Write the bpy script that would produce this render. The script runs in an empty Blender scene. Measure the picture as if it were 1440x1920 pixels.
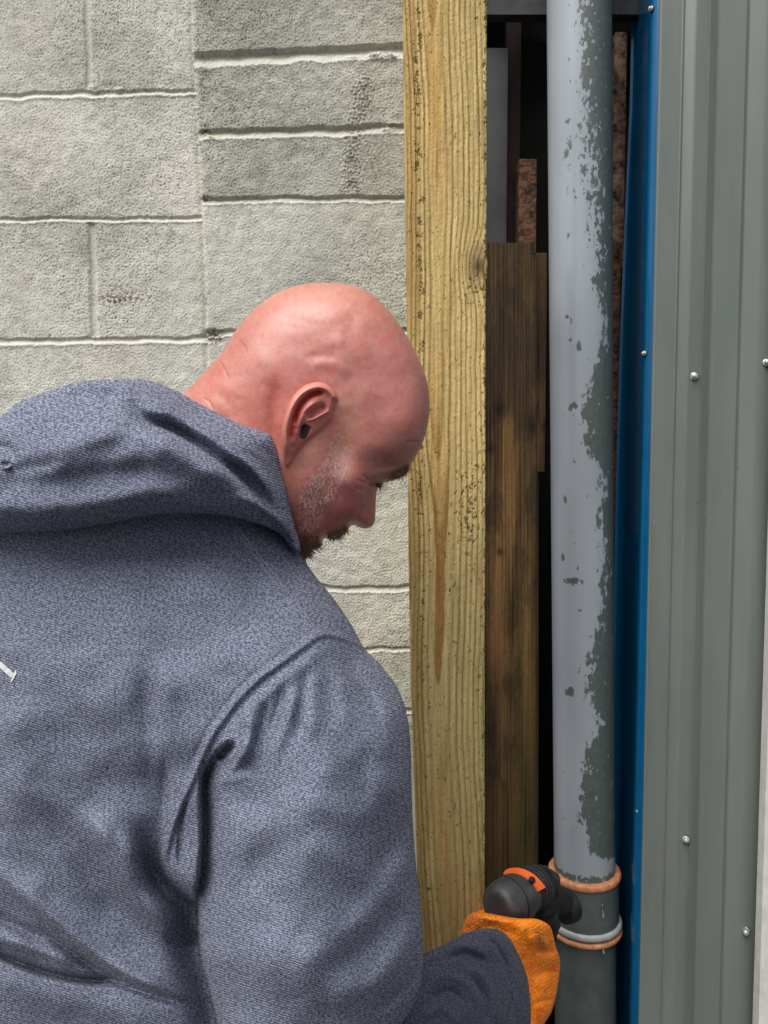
import bpy, math, random
import numpy as np
from mathutils import Vector, Matrix

# ------------------------------------------------------------------ camera, sky, sun
SC = bpy.context.scene
FPX, PITCH, CAMZ = 1440.0, math.radians(3.5), 1.5
cd = bpy.data.cameras.new('camera'); cam = bpy.data.objects.new('camera', cd)
SC.collection.objects.link(cam); SC.camera = cam
cam.location = (0, 0, CAMZ); cam.rotation_euler = (math.radians(90) - PITCH, 0, 0)
cd.sensor_fit = 'HORIZONTAL'; cd.sensor_width = 36; cd.lens = 36; cd.clip_start = 0.02; cd.clip_end = 500

SUN_EL, SUN_AZ = math.radians(60), math.radians(220)     # high, from behind the camera and to the left
w = bpy.data.worlds.new('World'); SC.world = w; w.use_nodes = True
nt = w.node_tree; nt.nodes.clear()
sky = nt.nodes.new('ShaderNodeTexSky'); sky.sky_type = 'NISHITA'; sky.sun_disc = False
sky.sun_elevation = SUN_EL; sky.sun_rotation = SUN_AZ; sky.dust_density = 3
hs = nt.nodes.new('ShaderNodeHueSaturation'); hs.inputs['Saturation'].default_value = 0.22
bg = nt.nodes.new('ShaderNodeBackground'); bg.inputs['Strength'].default_value = 0.10
wo = nt.nodes.new('ShaderNodeOutputWorld')
nt.links.new(sky.outputs[0], hs.inputs['Color']); nt.links.new(hs.outputs[0], bg.inputs[0]); nt.links.new(bg.outputs[0], wo.inputs[0])
sl = bpy.data.lights.new('sun', 'SUN'); sl.energy = 2.5; sl.angle = math.radians(60); sl.color = (1, .97, .93)
sun = bpy.data.objects.new('sun', sl); SC.collection.objects.link(sun)
sd = Vector((math.sin(SUN_AZ)*math.cos(SUN_EL), math.cos(SUN_AZ)*math.cos(SUN_EL), math.sin(SUN_EL)))
sun.rotation_euler = sd.to_track_quat('Z', 'Y').to_euler(); sun.location = (0, -3, 6)
SC.view_settings.view_transform = 'Standard'; SC.view_settings.look = 'None'
SC.view_settings.exposure = 0.7; SC.view_settings.gamma = 1
SC.render.engine = 'CYCLES'

# ------------------------------------------------------------------ helpers
rng = np.random.default_rng(7); random.seed(7)
CP, SP = math.cos(PITCH), math.sin(PITCH)
def P(px, py, Y):                       # the point seen at photo pixel (px, py), on the vertical plane y = Y
    px = np.asarray(px, float); py = np.asarray(py, float); Y = np.asarray(Y, float)
    u = (px - 720)/FPX; v = -(py - 960)/FPX
    dy = CP + v*SP; dz = -SP + v*CP; t = Y/dy
    return np.stack([u*t, Y + 0*t, CAMZ + dz*t], -1)
def V(px, py, Y): return Vector(P(px, py, Y).tolist())
def proj(x, y, z):
    x, y, z = [np.asarray(a, float) for a in (x, y, z)]
    zz = z - CAMZ; f = y*CP - zz*SP; up = y*SP + zz*CP
    return 720 + FPX*x/f, 960 - FPX*up/f
def noise_img(n, scale, seed, rough=0.0, aniso=1.0):      # tileable band noise, unit deviation; scale = features across the image
    r = np.random.default_rng(seed).standard_normal((n, n))
    fx = np.fft.fftfreq(n)[None, :]*n; fy = np.fft.fftfreq(n)[:, None]*n*aniso
    k = np.sqrt(fx*fx + fy*fy) + 1e-6
    filt = np.exp(-(np.log(k/scale))**2/0.5) if rough == 0 else (k > scale*0.5)*(k/scale)**(-rough)*np.exp(-(k/(n*.4))**2)
    o = np.fft.ifft2(np.fft.fft2(r)*filt).real
    return (o - o.mean())/o.std()
def samp(img, u, v):                    # bilinear, wrapping; u, v in image units (1 = whole image)
    n = img.shape[0]; a = (np.asarray(u) % 1)*n; b = (np.asarray(v) % 1)*n
    i = np.floor(a).astype(int); j = np.floor(b).astype(int); fa = a - i; fb = b - j
    i0 = i % n; i1 = (i + 1) % n; j0 = j % n; j1 = (j + 1) % n
    return img[j0, i0]*(1-fa)*(1-fb) + img[j0, i1]*fa*(1-fb) + img[j1, i0]*(1-fa)*fb + img[j1, i1]*fa*fb
NF = noise_img(512, 60, 1); NM = noise_img(512, 14, 2); NL = noise_img(256, 4, 3); NR = noise_img(1024, 6, 4, rough=1.3); NV = noise_img(512, 40, 5, aniso=8.0)
NH = noise_img(512, 120, 6)
def sstep(a, b, x):
    t = np.clip((x - a)/(b - a), 0, 1); return t*t*(3 - 2*t)
def catmull(pts, n=8, closed=False):
    pts = np.array(pts, float); N = len(pts); out = []
    for i in range(N if closed else N - 1):
        g = (lambda k: pts[k % N]) if closed else (lambda k: pts[min(max(k, 0), N-1)])
        a, b, c, d = g(i-1), g(i), g(i+1), g(i+2)
        for t in np.arange(n)/n:
            out.append(.5*((2*b) + (-a+c)*t + (2*a-5*b+4*c-d)*t*t + (-a+3*b-3*c+d)*t**3))
    if not closed: out.append(pts[-1])
    return np.array(out)
def pline(X, Y, pts, far=1e9, closed=False):        # distance, signed distance (+ = right of travel in image) and 0..1 parameter
    pts = np.asarray(pts, float)
    if closed: pts = np.vstack([pts, pts[:1]])
    best = np.full(X.shape, far); sg = np.zeros(X.shape); tt = np.zeros(X.shape)
    L = np.hypot(*np.diff(pts, axis=0).T); cum = np.concatenate([[0], np.cumsum(L)]); tot = cum[-1] + 1e-9
    for k in range(len(pts) - 1):
        a, b = pts[k], pts[k+1]; d = b - a; l2 = d @ d + 1e-12
        s = np.clip(((X - a[0])*d[0] + (Y - a[1])*d[1])/l2, 0, 1)
        ex = X - a[0] - s*d[0]; ey = Y - a[1] - s*d[1]; q = np.hypot(ex, ey)
        m = q < best
        best = np.where(m, q, best); cr = d[0]*(Y - a[1]) - d[1]*(X - a[0])
        sg = np.where(m, np.sign(cr), sg); tt = np.where(m, (cum[k] + s*L[k])/tot, tt)
    return best, best*np.where(sg == 0, 1, sg), tt
def inpoly(X, Y, poly):
    ins = np.zeros(X.shape, bool); n = len(poly)
    for i in range(n):
        x1, y1 = poly[i]; x2, y2 = poly[(i+1) % n]
        c = ((y1 > Y) != (y2 > Y))
        if not c.any(): continue
        xi = (x2 - x1)*(Y - y1)/((y2 - y1) if y2 != y1 else 1e-9) + x1
        ins ^= c & (X < xi)
    return ins
def stroke(X, Y, pts, w, h, taper=.25, sharp=None, smooth=True, ends=(1, 1)):
    """soft ridge (h>0, towards the viewer) or valley along a traced line; sharp = width on the right side of travel"""
    q = catmull(pts, 5) if smooth and len(pts) > 2 else np.array(pts, float)
    d, s, t = pline(X, Y, q)
    ww = w if sharp is None else np.where(s > 0, sharp, w)
    tp = np.ones_like(t)
    if ends[0]: tp *= sstep(0, taper, t)
    if ends[1]: tp *= sstep(0, taper, 1 - t)
    return h*np.exp(-(d/ww)**2)*tp
def mesh_np(name, verts, quads, mat, parent=None, smooth=True, attrs=None, uv=None, tris=None):
    me = bpy.data.meshes.new(name)
    verts = np.asarray(verts, np.float32); quads = np.asarray(quads, np.int32).reshape(-1, 4)
    nq = len(quads); ntr = 0 if tris is None else len(tris)
    me.vertices.add(len(verts)); me.vertices.foreach_set('co', verts.ravel())
    loops = quads.ravel() if not ntr else np.concatenate([quads.ravel(), np.asarray(tris, np.int32).ravel()])
    me.loops.add(len(loops)); me.loops.foreach_set('vertex_index', loops.astype(np.int32))
    me.polygons.add(nq + ntr)
    st = np.arange(nq)*4
    if ntr: st = np.concatenate([st, nq*4 + np.arange(ntr)*3])
    me.polygons.foreach_set('loop_start', st.astype(np.int32))
    me.update(calc_edges=True); me.validate()
    if smooth: me.polygons.foreach_set('use_smooth', np.ones(len(me.polygons), bool))
    for k, a in (attrs or {}).items():
        a = np.asarray(a, np.float32)
        if a.ndim == 1:
            at = me.attributes.new(k, 'FLOAT', 'POINT'); at.data.foreach_set('value', a)
        else:
            at = me.attributes.new(k, 'FLOAT_COLOR', 'POINT')
            at.data.foreach_set('color', np.concatenate([a[:, :3], np.ones((len(a), 1), np.float32)], 1).ravel())
    if uv is not None:
        a = np.zeros((len(uv), 3), np.float32); a[:, :2] = uv
        at = me.attributes.new('cloth_uv', 'FLOAT_VECTOR', 'POINT'); at.data.foreach_set('vector', a.ravel())
    if mat: me.materials.append(mat)
    o = bpy.data.objects.new(name, me); SC.collection.objects.link(o)
    if parent: o.parent = parent
    return o
def thing(name, label, cat, group=None, loc=(0, 0, 0)):
    o = bpy.data.objects.new(name, None); SC.collection.objects.link(o); o.empty_display_size = .05
    o.location = loc; o['label'] = label; o['category'] = cat
    if group: o['group'] = group
    return o
class Mb:                                # collects simple pieces that become ONE mesh
    def __init__(s): s.v = []; s.q = []; s.n = 0
    def add(s, v, q):
        v = np.asarray(v, float).reshape(-1, 3); s.v.append(v); s.q.append(np.asarray(q, int).reshape(-1, 4) + s.n); s.n += len(v)
    def box(s, x0, x1, y0, y1, z0, z1, b=0.0):
        if b > 0: return s.bbox(x0, x1, y0, y1, z0, z1, b)
        v = [(x, y, z) for x in (x0, x1) for y in (y0, y1) for z in (z0, z1)]
        s.add(v, [(0,1,3,2), (4,6,7,5), (0,4,5,1), (2,3,7,6), (0,2,6,4), (1,5,7,3)])
    def bbox(s, x0, x1, y0, y1, z0, z1, b):          # box with its long vertical edges rounded
        ring = [(x0+b, y0), (x1-b, y0), (x1-b*.3, y0+b*.3), (x1, y0+b), (x1, y1-b), (x1-b, y1), (x0+b, y1), (x0, y1-b), (x0, y0+b), (x0+b*.3, y0+b*.3)]
        s.prism([[(x, y, z0) for x, y in ring], [(x, y, z1) for x, y in ring]])
    def prism(s, rings, cap=True):
        m = len(rings[0]); v = [p for r in rings for p in r]; q = []
        for k in range(len(rings) - 1):
            for i in range(m):
                j = (i+1) % m; q.append((k*m+i, k*m+j, (k+1)*m+j, (k+1)*m+i))
        if cap:
            c0 = len(v); v.append(tuple(np.mean(rings[0], 0))); v.append(tuple(np.mean(rings[-1], 0)))
            b = (len(rings)-1)*m
            for i in range(0, m, 1):
                j = (i+1) % m; q.append((c0, j, i, i)) ; q.append((c0+1, b+i, b+j, b+j))
        s.add(v, q)
    def tube(s, pts, rad, seg=16, ell=1.0, up=(0, 0, 1)):
        pts = [Vector(p) for p in pts]; rings = []
        for i, p in enumerate(pts):
            d = (pts[min(i+1, len(pts)-1)] - pts[max(i-1, 0)]).normalized()
            a = d.cross(Vector(up)); a = a if a.length > .05 else d.cross(Vector((1, 0, 0)))
            a.normalize(); b = a.cross(d).normalized()
            r = rad[i] if hasattr(rad, '__len__') else rad
            rings.append([tuple(p + a*math.cos(t)*r*ell + b*math.sin(t)*r) for t in np.arange(seg)*2*math.pi/seg])
        s.prism(rings)
    def lathe(s, c, ax, prof, seg=48):   # prof: (distance along axis, radius)
        c = Vector(c); ax = Vector(ax).normalized(); a = ax.orthogonal().normalized(); b = ax.cross(a)
        s.prism([[tuple(c + ax*h + (a*math.cos(t) + b*math.sin(t))*max(r, 1e-4)) for t in np.arange(seg)*2*math.pi/seg] for h, r in prof])
    def build(s, name, mat, parent=None, smooth=True):
        v = np.vstack(s.v); q = np.vstack(s.q)
        deg = q[:, 2] == q[:, 3]
        o = mesh_np(name, v, q[~deg], mat, parent, smooth, tris=q[deg][:, :3] if deg.any() else None)
        if smooth: sharp(o)
        return o
def sharp(o, deg=35):
    try:
        o.data.set_sharp_from_angle(angle=math.radians(deg))
    except Exception: pass

# ------------------------------------------------------------------ materials
def new_mat(name, rough=.6, spec=.5, metal=0.0, col=(.5, .5, .5)):
    m = bpy.data.materials.new(name); m.use_nodes = True; n = m.node_tree.nodes; b = n['Principled BSDF']
    b.inputs['Roughness'].default_value = rough; b.inputs['Metallic'].default_value = metal
    b.inputs['Specular IOR Level'].default_value = spec; b.inputs['Base Color'].default_value = (*col, 1)
    return m, m.node_tree, b
def N(t, kind, **kw):
    n = t.nodes.new(kind)
    for k, v in kw.items():
        if k.startswith('i_'):
            key = k[2:]; key = int(key) if key.isdigit() else key
            n.inputs[key].default_value = v
        else: setattr(n, k, v)
    return n
def ramp(t, src, stops, interp='LINEAR'):
    r = t.nodes.new('ShaderNodeValToRGB'); r.color_ramp.interpolation = interp
    e = r.color_ramp.elements
    while len(e) < len(stops): e.new(.5)
    for i, (p, c) in enumerate(stops):
        e[i].position = p; e[i].color = (*c, 1) if hasattr(c, '__len__') else (c, c, c, 1)
    t.links.new(src, r.inputs[0]); return r.outputs[0]
def mixc(t, fac, a, b, mode='MIX'):
    m = t.nodes.new('ShaderNodeMix'); m.data_type = 'RGBA'; m.blend_type = mode
    for i, x in ((0, fac), (6, a), (7, b)):
        if hasattr(x, 'is_output'): t.links.new(x, m.inputs[i])
        elif i == 0: m.inputs[0].default_value = x
        else: m.inputs[i].default_value = (*x, 1)
    return m.outputs[2]
def bump(t, b, h, strength, dist, normal=None):
    n = N(t, 'ShaderNodeBump'); n.inputs['Strength'].default_value = strength; n.inputs['Distance'].default_value = dist
    t.links.new(h, n.inputs['Height'])
    if normal: t.links.new(normal, n.inputs['Normal'])
    if b: t.links.new(n.outputs[0], b.inputs['Normal'])
    return n.outputs[0]
def painted(name, rough=.8, spec=.3, bscale=600, bstr=.3, bdist=.0006, var=.12, vscale=60, sss=0):
    """colour comes from the mesh's own albedo attribute 'col', broken up by fine noise"""
    m, t, b = new_mat(name, rough, spec)
    a = N(t, 'ShaderNodeAttribute', attribute_name='col'); g = N(t, 'ShaderNodeTexCoord')
    n1 = N(t, 'ShaderNodeTexNoise', i_Scale=vscale, i_Detail=6.0, i_Roughness=.7); t.links.new(g.outputs['Object'], n1.inputs['Vector'])
    v = ramp(t, n1.outputs[0], [(.3, 1 - var), (.7, 1 + 0*var)])
    t.links.new(mixc(t, 1, a.outputs['Color'], v, 'MULTIPLY'), b.inputs['Base Color'])
    n2 = N(t, 'ShaderNodeTexNoise', i_Scale=bscale, i_Detail=3.0); t.links.new(g.outputs['Object'], n2.inputs['Vector'])
    bump(t, b, n2.outputs[0], bstr, bdist)
    if sss:
        b.inputs['Subsurface Weight'].default_value = sss; b.inputs['Subsurface Radius'].default_value = (1, .3, .2); b.inputs['Subsurface Scale'].default_value = .006
    return m
def noisy(name, c1, c2, scale=30, rough=.6, metal=0, spec=.5, bs=200, bstr=.2, bdist=.0005, stretch=(1, 1, 1), detail=6.0):
    m, t, b = new_mat(name, rough, spec, metal)
    g = N(t, 'ShaderNodeTexCoord'); mp = N(t, 'ShaderNodeMapping'); mp.inputs['Scale'].default_value = stretch
    t.links.new(g.outputs['Object'], mp.inputs[0])
    n1 = N(t, 'ShaderNodeTexNoise', i_Scale=scale, i_Detail=detail, i_Roughness=.65); t.links.new(mp.outputs[0], n1.inputs['Vector'])
    t.links.new(ramp(t, n1.outputs[0], [(.35, c1), (.65, c2)]), b.inputs['Base Color'])
    n2 = N(t, 'ShaderNodeTexNoise', i_Scale=bs, i_Detail=4.0); t.links.new(mp.outputs[0], n2.inputs['Vector'])
    bump(t, b, n2.outputs[0], bstr, bdist)
    return m
def fabric(name, dark, light, scale=1.0, contrast=1.0):
    m, t, b = new_mat(name, .95, .15)
    a = N(t, 'ShaderNodeAttribute', attribute_name='cloth_uv')
    mp = N(t, 'ShaderNodeMapping'); mp.inputs['Rotation'].default_value = (0, 0, math.radians(-32)); mp.inputs['Scale'].default_value = (430*scale, 850*scale, 1)
    t.links.new(a.outputs['Vector'], mp.inputs[0])
    n1 = N(t, 'ShaderNodeTexNoise', i_Scale=1.0, i_Detail=3.0, i_Roughness=.7); t.links.new(mp.outputs[0], n1.inputs['Vector'])
    mp2 = N(t, 'ShaderNodeMapping'); mp2.inputs['Scale'].default_value = (420*scale, 300*scale, 1); t.links.new(a.outputs['Vector'], mp2.inputs[0])
    n2 = N(t, 'ShaderNodeTexNoise', i_Scale=1.0, i_Detail=4.0, i_Roughness=.6); t.links.new(mp2.outputs[0], n2.inputs['Vector'])
    ad = N(t, 'ShaderNodeMath', operation='MULTIPLY_ADD'); t.links.new(n2.outputs[0], ad.inputs[0]); ad.inputs[1].default_value = .35; 
    ad2 = N(t, 'ShaderNodeMath', operation='MULTIPLY'); t.links.new(n1.outputs[0], ad2.inputs[0]); ad2.inputs[1].default_value = .65
    t.links.new(ad2.outputs[0], ad.inputs[2])
    c = ramp(t, ad.outputs[0], [(.5 - .075/contrast, dark), (.5 + .085/contrast, light)])
    # rare dark lint specks
    vo = N(t, 'ShaderNodeTexVoronoi', i_Scale=38.0); t.links.new(a.outputs['Vector'], vo.inputs['Vector'])
    sp = ramp(t, vo.outputs['Distance'], [(.03, .35), (.05, 1.0)])
    c = mixc(t, 1, c, sp, 'MULTIPLY')
    wv = N(t, 'ShaderNodeTexWave', wave_type='BANDS', bands_direction='Y', i_Scale=.20, i_Distortion=.8, i_Detail=1.0)
    t.links.new(mp.outputs[0], wv.inputs['Vector'])
    t.links.new(mixc(t, 1, c, ramp(t, wv.outputs['Fac'], [(.0, .80), (1.0, 1.12)]), 'MULTIPLY'), b.inputs['Base Color'])
    nn = bump(t, None, wv.outputs['Fac'], .5, .0007)
    bump(t, b, ad.outputs[0], .4, .0010, nn)
    b.inputs['Sheen Weight'].default_value = .05; b.inputs['Sheen Roughness'].default_value = .5
    return m
M = {}
M['wall'] = painted('concrete block paint', .92, .15, bscale=420, bstr=.5, bdist=.0009, var=.16, vscale=260)
M['pine'] = painted('sawn pine', .8, .2, bscale=900, bstr=.3, bdist=.0005, var=.14, vscale=220)
M['old_wood'] = painted('old stained wood', .75, .3, bscale=500, bstr=.4, bdist=.0008, var=.3, vscale=150)
M['skin'] = painted('skin', .40, .50, bscale=900, bstr=.08, bdist=.0003, var=.07, vscale=140, sss=.12)
M['fabric'] = fabric('heather jersey', (.054, .063, .100), (.235, .247, .322), 1.08, 1.15)
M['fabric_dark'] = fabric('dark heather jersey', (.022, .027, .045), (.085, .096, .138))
M['seam'] = noisy('seam thread', (.20, .21, .27), (.36, .37, .45), 700, .95, bs=900)
M['white_print'] = noisy('white print', (.42, .42, .42), (.62, .62, .60), 300, .8)
M['rust'] = noisy('rust', (.006, .003, .002), (.19, .085, .04), 75, .9, bs=120, bstr=.9, bdist=.005)
M['rust_pale'] = noisy('flaking rust', (.006, .004, .003), (.34, .21, .15), 60, .9, bs=120, bstr=.7, bdist=.003)
M['grey_pvc'] = noisy('grey plastic', (.030, .032, .032), (.05, .052, .05), 14, .5)
M['black_in'] = noisy('gap shade black', (.006, .006, .006), (.014, .012, .010), 20, .9)  # near-black base stands in for the deep shade of the gap
M['dark_steel'] = noisy('dark steel', (.010, .011, .013), (.035, .038, .042), 40, .7)
M['cladding'] = noisy('green grey coated steel', (.122, .141, .127), (.158, .178, .158), 14, .42, spec=.5, bs=420, bstr=.10, bdist=.0003, stretch=(1, 1, .12))
def add_specks(m, scale, thr, colr):
    t = m.node_tree; b = t.nodes['Principled BSDF']; src = b.inputs['Base Color'].links[0].from_socket
    g = N(t, 'ShaderNodeTexCoord'); v = N(t, 'ShaderNodeTexVoronoi', i_Scale=scale); t.links.new(g.outputs['Object'], v.inputs['Vector'])
    n = N(t, 'ShaderNodeTexNoise', i_Scale=3.0, i_Detail=3.0); t.links.new(g.outputs['Object'], n.inputs['Vector'])
    q = N(t, 'ShaderNodeMath', operation='MULTIPLY'); t.links.new(ramp(t, v.outputs['Distance'], [(thr, 1.0), (thr*1.5, 0.0)]), q.inputs[0]); t.links.new(ramp(t, n.outputs[0], [(.45, 0.0), (.6, .8)]), q.inputs[1])
    t.links.new(mixc(t, q.outputs[0], src, colr), b.inputs['Base Color'])
add_specks(M['cladding'], 42, .045, (.32, .32, .28)); add_specks(M['cladding'], 33, .04, (.03, .03, .025))
M['blue'] = noisy('blue film', (.0, .075, .185), (.0, .092, .220), 12, .2, bs=60, bstr=.05, bdist=.0005)
M['zinc'] = noisy('zinc', (.30, .30, .28), (.62, .60, .56), 300, .42, metal=.6, bs=400)
M['washer'] = noisy('rubber washer', (.02, .02, .02), (.05, .05, .045), 200, .8)
M['white_trim'] = noisy('white trim', (.50, .49, .46), (.62, .61, .58), 40, .5)
M['orange_seal'] = noisy('orange rubber seal', (.34, .12, .045), (.58, .26, .13), 110, .6, bs=200)
M['socket'] = noisy('dark grey socket', (.060, .072, .068), (.085, .098, .092), 30, .42, bs=300)
M['tool_black'] = noisy('black rubber', (.018, .018, .019), (.042, .042, .044), 60, .5, bs=500, bstr=.2)
M['tool_gloss'] = noisy('black plastic', (.006, .006, .007), (.014, .014, .015), 60, .55, spec=.3)
M['tool_orange'] = noisy('orange plastic', (.60, .085, .012), (.72, .13, .02), 40, .4)
M['hair_light'] = noisy('grey stubble', (.40, .25, .215), (.60, .43, .375), 300, .6)
M['hair_brown'] = noisy('brown beard', (.07, .034, .020), (.16, .080, .050), 300, .7)
M['trouser'] = noisy('work trouser', (.02, .022, .028), (.04, .042, .05), 300, .95)
M['boot'] = noisy('boot leather', (.03, .02, .012), (.06, .04, .025), 80, .6)
M['ground'] = noisy('asphalt', (.035, .035, .035), (.07, .068, .062), 60, .95, bs=150, bstr=.8, bdist=.004)

# glove: knitted orange latex with dirt
def glove_mat():
    m, t, b = new_mat('orange latex', .55, .4)
    a = N(t, 'ShaderNodeAttribute', attribute_name='cloth_uv')
    mp = N(t, 'ShaderNodeMapping'); mp.inputs['Rotation'].default_value = (0, 0, math.radians(25)); mp.inputs['Scale'].default_value = (300, 230, 1); t.links.new(a.outputs['Vector'], mp.inputs[0])
    vo = N(t, 'ShaderNodeTexVoronoi', i_Scale=1.0, i_Randomness=.6); t.links.new(mp.outputs[0], vo.inputs['Vector'])
    g = N(t, 'ShaderNodeTexCoord'); n = N(t, 'ShaderNodeTexNoise', i_Scale=45.0, i_Detail=6.0); t.links.new(g.outputs['Object'], n.inputs['Vector'])
    c = ramp(t, n.outputs[0], [(.3, (.90, .17, .004)), (.55, (1.0, .26, .006)), (.75, (.96, .29, .03))])
    d = ramp(t, vo.outputs['Distance'], [(.2, 1.0), (.75, .82)])
    c = mixc(t, 1, c, d, 'MULTIPLY')
    at = N(t, 'ShaderNodeAttribute', attribute_name='dirt')
    n3 = N(t, 'ShaderNodeTexNoise', i_Scale=420.0, i_Detail=3.0); t.links.new(g.outputs['Object'], n3.inputs['Vector'])
    mm = N(t, 'ShaderNodeMath', operation='MULTIPLY'); t.links.new(at.outputs['Fac'], mm.inputs[0]); t.links.new(ramp(t, n3.outputs[0], [(.42, 0.0), (.55, 1.0)]), mm.inputs[1])
    c = mixc(t, mm.outputs[0], c, (.06, .035, .03))
    t.links.new(c, b.inputs['Base Color'])
    iv = N(t, 'ShaderNodeMath', operation='SUBTRACT'); iv.inputs[0].default_value = 1; t.links.new(vo.outputs['Distance'], iv.inputs[1])
    bump(t, b, iv.outputs[0], .8, .0016)
    return m
M['glove'] = glove_mat()

# peeling paint on the pipe: attribute 'edge' is the signed distance (in photo-like units) from the flaking border
def pipe_mat():
    m, t, b = new_mat('peeling pipe paint', .36, .5)
    a = N(t, 'ShaderNodeAttribute', attribute_name='edge'); k = N(t, 'ShaderNodeAttribute', attribute_name='speck')
    g = N(t, 'ShaderNodeTexCoord')
    mp = N(t, 'ShaderNodeMapping'); mp.inputs['Scale'].default_value = (1, 1, .55); t.links.new(g.outputs['Object'], mp.inputs[0])
    n1 = N(t, 'ShaderNodeTexNoise', i_Scale=85.0, i_Detail=9.0, i_Roughness=.75); t.links.new(mp.outputs[0], n1.inputs['Vector'])
    n2 = N(t, 'ShaderNodeTexNoise', i_Scale=150.0, i_Detail=4.0, i_Roughness=.6); t.links.new(mp.outputs[0], n2.inputs['Vector'])
    s = N(t, 'ShaderNodeMath', operation='MULTIPLY_ADD'); t.links.new(n1.outputs[0], s.inputs[0]); s.inputs[1].default_value = 9.0; t.links.new(a.outputs['Fac'], s.inputs[2])
    s2 = N(t, 'ShaderNodeMath', operation='MULTIPLY_ADD'); t.links.new(n2.outputs[0], s2.inputs[0]); t.links.new(k.outputs['Fac'], s2.inputs[1]); t.links.new(s.outputs[0], s2.inputs[2])
    msk = ramp(t, s2.outputs[0], [(.0, 0.0), (1.0, 1.0)])
    r = N(t, 'ShaderNodeMapRange'); r.inputs['From Min'].default_value = 4.5; r.inputs['From Max'].default_value = 4.62; t.links.new(s2.outputs[0], r.inputs['Value'])
    n4 = N(t, 'ShaderNodeTexNoise', i_Scale=7.0, i_Detail=6.0); t.links.new(mp.outputs[0], n4.inputs['Vector'])
    pa = ramp(t, n4.outputs[0], [(.3, (.262, .290, .322)), (.7, (.318, .347, .380))])
    ba = ramp(t, n1.outputs[0], [(.3, (.055, .070, .066)), (.7, (.095, .112, .106))])
    t.links.new(mixc(t, r.outputs[0], pa, ba), b.inputs['Base Color'])
    iv = N(t, 'ShaderNodeMath', operation='SUBTRACT'); iv.inputs[0].default_value = 1; t.links.new(r.outputs[0], iv.inputs[1])
    bump(t, b, iv.outputs[0], .5, .0005)
    rr = N(t, 'ShaderNodeMapRange'); rr.inputs['To Min'].default_value = .24; rr.inputs['To Max'].default_value = .48; t.links.new(r.outputs[0], rr.inputs['Value']); t.links.new(rr.outputs[0], b.inputs['Roughness'])
    return m
M['pipe'] = pipe_mat()

# ------------------------------------------------------------------ setting: ground
g = Mb(); g.box(-60, 60, -60, 60, -.2, 0); o = g.build('ground', M['ground'], smooth=False); o['kind'] = 'structure'

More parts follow.
